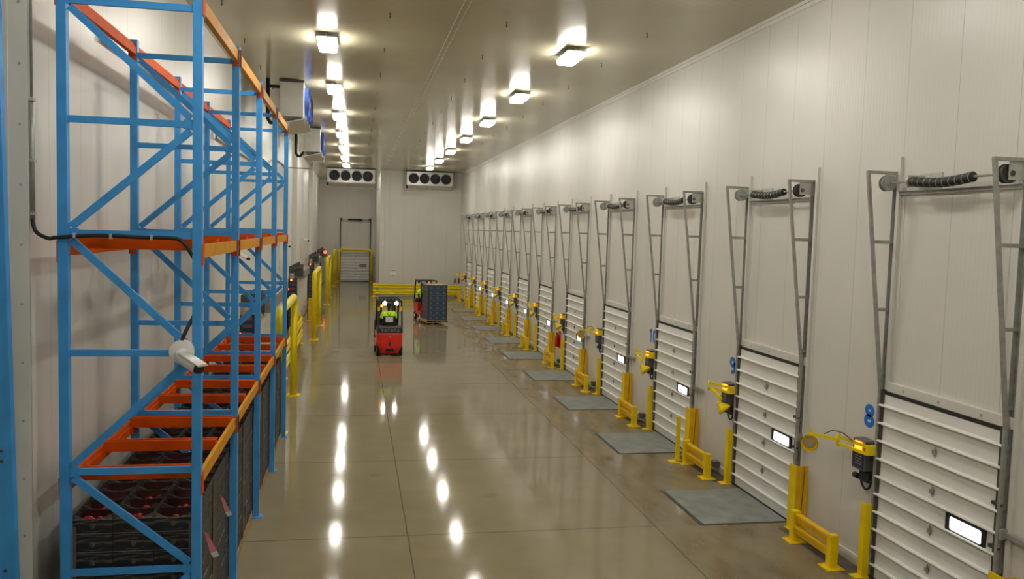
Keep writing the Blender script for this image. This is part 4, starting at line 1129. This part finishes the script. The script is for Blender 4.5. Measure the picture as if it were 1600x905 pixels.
def skin_obj(name, verts, edges, key, parent, sub=2):
    """verts: list of (pos, rx, ry)"""
    me = bpy.data.meshes.new(name); me.from_pydata([v[0] for v in verts], edges, [])
    o = bpy.data.objects.new(name, me); C.objects.link(o)
    sk = o.modifiers.new('Skin', 'SKIN'); sk.use_smooth_shade = True
    for i, v in enumerate(verts):
        me.skin_vertices[0].data[i].radius = (v[1], v[2]); me.skin_vertices[0].data[i].use_root = (i == 0)
    o.modifiers.new('Sub', 'SUBSURF').levels = sub; o.modifiers['Sub'].render_levels = sub
    me.materials.append(M[key])
    if parent: o.parent = parent
    return o
def make_driver(label):
    """seated on the truck seat, hands on wheel and lever; truck local coordinates"""
    r = thing('person', label, 'person')
    sz = 1.14
    V = [((0, .86, sz + .10), .155, .125), ((0, .82, sz + .25), .145, .11), ((0, .82, sz + .42), .17, .12), ((0, .84, sz + .54), .15, .10), ((0, .86, sz + .63), .058, .058)]
    V += [((0, .89, sz + .72), .055, .06), ((0, .90, sz + .79), .088, .10), ((0, .90, sz + .88), .078, .095)]      # 5..7 head
    E = [(0, 1), (1, 2), (2, 3), (3, 4), (4, 5), (5, 6), (6, 7)]
    hands = []
    for s, hand in ((-1, (-.20, 1.46, sz + .30)), (1, (.30, 1.52, sz + .18))):
        b = len(V)
        V += [((s*.20, .84, sz + .52), .075, .075), ((s*.28, .92, sz + .30), .055, .055), ((s*.30, 1.06, sz + .17), .047, .047)]
        hx, hy, hz = hand
        V += [((s*.30*.4 + hx*.6, 1.06*.4 + hy*.6, (sz+.17)*.4 + hz*.6), .036, .036), ((hx, hy - .06, hz), .027, .022), ((hx, hy + .01, hz + .01), .036, .018)]
        E += [(3, b), (b, b+1), (b+1, b+2), (b+2, b+3), (b+3, b+4), (b+4, b+5)]
        hands.append((Vector(hand), s))
    for s in (-1, 1):
        b = len(V)
        V += [((s*.10, .92, sz + .07), .085, .08), ((s*.15, 1.18, sz + .08), .075, .07), ((s*.17, 1.36, sz + .06), .058, .058), ((s*.17, 1.40, sz - .20), .05, .05), ((s*.17, 1.42, sz - .46), .038, .038), ((s*.17, 1.45, sz - .53), .04, .035), ((s*.18, 1.60, sz - .555), .035, .022)]
        E += [(0, b), (b, b+1), (b+1, b+2), (b+2, b+3), (b+3, b+4), (b+4, b+5), (b+5, b+6)]
    body = skin_obj('body', V, E, 'navy', r)
    # head shell, face and hair
    t = B('skin'); hc = Vector((0, .90, sz + .84))
    t.sphere(hc, .10, .82, 1.0, 1.18, 20, 14); t.sphere(hc + Vector((0, .03, -.05)), .075, .85, 1, 1)
    t.prism([(hc.y + .09, hc.z - .03), (hc.y + .125, hc.z - .025), (hc.y + .10, hc.z + .02)], -.012, .012, 'x')
    for s in (-1, 1): t.sphere(hc + Vector((s*.083, -.005, -.01)), .026, .4, .8, 1.2, 10, 8)
    hd = t.obj('head', parent=r)
    t = B('black')
    for s in (-1, 1): t.sphere(hc + Vector((s*.032, .088, .01)), .011)
    t.box(-.025, .025, hc.y + .096, hc.y + .103, hc.z - .068, hc.z - .060)
    t.obj('eyes_and_mouth', parent=hd)
    t = B('hair'); t.sphere(hc + Vector((0, -.014, .018)), .106, .86, 1.0, 1.16, 20, 14); t.cyl(hc + Vector((0, .03, .06)), hc + Vector((0, .13, .05)), .07, .05, n=14)
    t.obj('cap', parent=hd)
    # fingers
    for hnd, s in hands:
        for k, (dx, ln) in enumerate(((-.026, .06), (-.009, .07), (.009, .066), (.026, .05))):
            p = hnd + Vector((dx, .02, .012))
            V2 = [(tuple(p), .0095, .0095), (tuple(p + Vector((0, ln*.5, .006))), .0088, .0088), (tuple(p + Vector((0, ln*.72, -.022))), .008, .008), (tuple(p + Vector((0, ln*.5, -.045))), .0072, .0072)]
            skin_obj('finger', V2, [(0, 1), (1, 2), (2, 3)], 'skin', r, 1)
        p = hnd + Vector((-s*.034, -.01, .0))
        skin_obj('thumb', [(tuple(p), .011, .011), (tuple(p + Vector((-s*.02, .03, -.004))), .0105, .0105), (tuple(p + Vector((-s*.012, .055, -.02))), .009, .009)], [(0, 1), (1, 2)], 'skin', r, 1)
    # hi-vis vest: shell around the torso with shoulders
    t = B('hivis'); rings = []
    for z, w, d, cy in ((.16, .205, .165, .845), (.30, .215, .165, .83), (.44, .245, .165, .83), (.54, .255, .14, .84), (.60, .18, .11, .85), (.635, .085, .085, .86)):
        rings.append([t.bm.verts.new((w*math.cos(2*PI*i/24), cy + d*math.sin(2*PI*i/24), sz + z)) for i in range(24)])
    for a, b in zip(rings, rings[1:]):
        for i in range(24):
            f = t._f([a[i], a[(i+1) % 24], b[(i+1) % 24], b[i]]); f.smooth = True
    t._f(rings[0][::-1])
    for s in (-1, 1): t.tube([(s*.16, .84, sz + .555), (s*.235, .86, sz + .49), (s*.275, .91, sz + .34)], [.095, .092, .082], 14)
    vs = t.obj('safety_vest', parent=r)
    t = B('black')
    for s in (-1, 1): t.tube(catmull([(s*.11, .80, sz + .605), (s*.07, .715, sz + .54), (0, .655, sz + .42), (-s*.10, .66, sz + .30), (-s*.16, .70, sz + .2)], 4), .014, 6)
    t.obj('harness', parent=vs)
    return r

T1 = Matrix.Translation((1.44, 33.6, 0)) @ Matrix.Rotation(math.radians(2.5), 4, 'Z')
tr1 = make_truck('red forklift driving away with its rear lights on'); tr1.matrix_world = T1
p1 = make_driver('driver in lime vest with dark harness seen from behind'); p1.matrix_world = T1
a2 = math.radians(10)
# second truck faces the viewer with a full pallet
Rz = Matrix.Rotation(PI + a2, 4, 'Z')
LC = Vector((4.33, 45.62, 0))                     # load centre
org = LC - Rz.to_3x3() @ Vector((0, 2.78, 0))
T2 = Matrix.Translation(org) @ Rz
tr2 = copy_tree(tr1); tr2.matrix_world = T2
tag(tr2, 'red forklift half hidden behind the tall carton load it carries', 'forklift')
p2 = copy_tree(p1); p2.matrix_world = T2 @ Matrix.Translation((.15, 0, 0))
tag(p2, 'driver in lime vest behind the carried load of slate cartons', 'person')
# load: local frame with +y = away from truck front
TL = Matrix.Translation(LC) @ Rz
pz = .10
o = copy_tree(pall); o.matrix_world = TL @ Matrix.Translation((-3*CX/2, -4*CY/2, pz)); tag(o, 'wooden pallet carried on the forks of the far forklift', 'pallet')
cw, cd, ch = .355, .40, .272
t = B('slate'); t.box(-cw/2 + .002, cw/2 - .002, -cd/2 + .002, cd/2 - .002, 0, ch - .002)
t.use('slate_edge'); t.box(-cw/2, cw/2, -cd/2, cd/2, ch - .014, ch - .002)
t.use('slate_mark')
for s in (-1, 1):
    t._f([t.bm.verts.new((.07*math.cos(2*PI*i/12), s*(cd/2 + .001), ch*.45 + .075*math.sin(2*PI*i/12))) for i in range(12)])
t.use('plum')
for s in (-1, 1): t.quad((s*(cw/2 + .0005), -cd/2 + .01, .01), (s*(cw/2 + .0005), cd/2 - .01, .01), (s*(cw/2 + .0005), cd/2 - .01, ch - .02), (s*(cw/2 + .0005), -cd/2 + .01, ch - .02))
sl = t.obj('slate_carton'); first = True
for l in range(7):
    for ix in range(3):
        for iy in range(3):
            if not (l == 6 or iy == 2 or ix == 2 or ix == 0): continue
            if first: o = sl; first = False
            else: o = sl.copy(); C.objects.link(o)
            o.matrix_world = TL @ Matrix.Translation(((ix - 1)*(cw + .002), (iy - 1)*(cd + .002), pz + .145 + l*ch))
            xs = ('right', 'middle', 'left')[ix]; ysn = ('rear', 'centre', 'front')[iy]
            tag(o, 'slate printed carton, %s %s column, layer %d up, on the carried load' % (ysn, xs, l + 1), 'carton', 'cartons of the carried load')
k = 0
for sx in (-1, 1):
    for sy in (-1, 1):
        t = B('charcoal'); x = sx * (1.5*cw + .012); y = sy * (1.5*cd + .012)
        t.box(min(x, x - sx*.07), max(x, x - sx*.07), min(y, y - sy*.006), max(y, y - sy*.006), pz + .15, pz + .145 + 7*ch); t.box(min(x, x - sx*.006), max(x, x - sx*.006), min(y, y - sy*.07), max(y, y - sy*.07), pz + .15, pz + .145 + 7*ch)
        o = t.obj('corner_board'); o.matrix_world = TL
        tag(o, 'dark corner strip at the %s %s edge of the carried load' % (('rear', 'front')[sy > 0], ('right', 'left')[sx > 0]), 'corner strip')
t = B('wood').box(-.5, .5, -.55, .55, 0, .012); o = t.obj('load_sheet'); o.matrix_world = TL @ Matrix.Translation((0, 0, pz + .146 + 7*ch))
tag(o, 'pale cover sheet on top of the carried load', 'sheet')

# ------------------------------------------------------------------ camera, world, look
f, yaw, pitch, roll, h = 1302.5, 0.1872, 0.0696, -0.0294, 5.177
F = Vector((math.sin(yaw)*math.cos(pitch), math.cos(yaw)*math.cos(pitch), -math.sin(pitch)))
r_ = Vector((math.cos(yaw), -math.sin(yaw), 0)); d_ = F.cross(r_)
c_, s_ = math.cos(roll), math.sin(roll)
R_ = c_*r_ + s_*d_; D_ = -s_*r_ + c_*d_
cam = bpy.data.cameras.new('camera'); co = bpy.data.objects.new('camera', cam); C.objects.link(co)
cam.sensor_width = 36; cam.lens = f / 1600 * 36; cam.clip_end = 300
U_ = -D_; Bk = -F
co.matrix_world = Matrix(((R_.x, U_.x, Bk.x, 0), (R_.y, U_.y, Bk.y, 0), (R_.z, U_.z, Bk.z, h), (0, 0, 0, 1)))
sc.camera = co
w = bpy.data.worlds.new('world'); sc.world = w; w.use_nodes = True
w.node_tree.nodes['Background'].inputs[0].default_value = (0.9, 0.92, 1, 1); w.node_tree.nodes['Background'].inputs[1].default_value = 0.05
sc.view_settings.view_transform = 'Standard'
sc.view_settings.look = 'None'
sc.view_settings.exposure = 0.42
sc.cycles.use_denoising = True
sc.cycles.max_bounces = 8
sc.cycles.diffuse_bounces = 5
sc.cycles.sample_clamp_indirect = 6
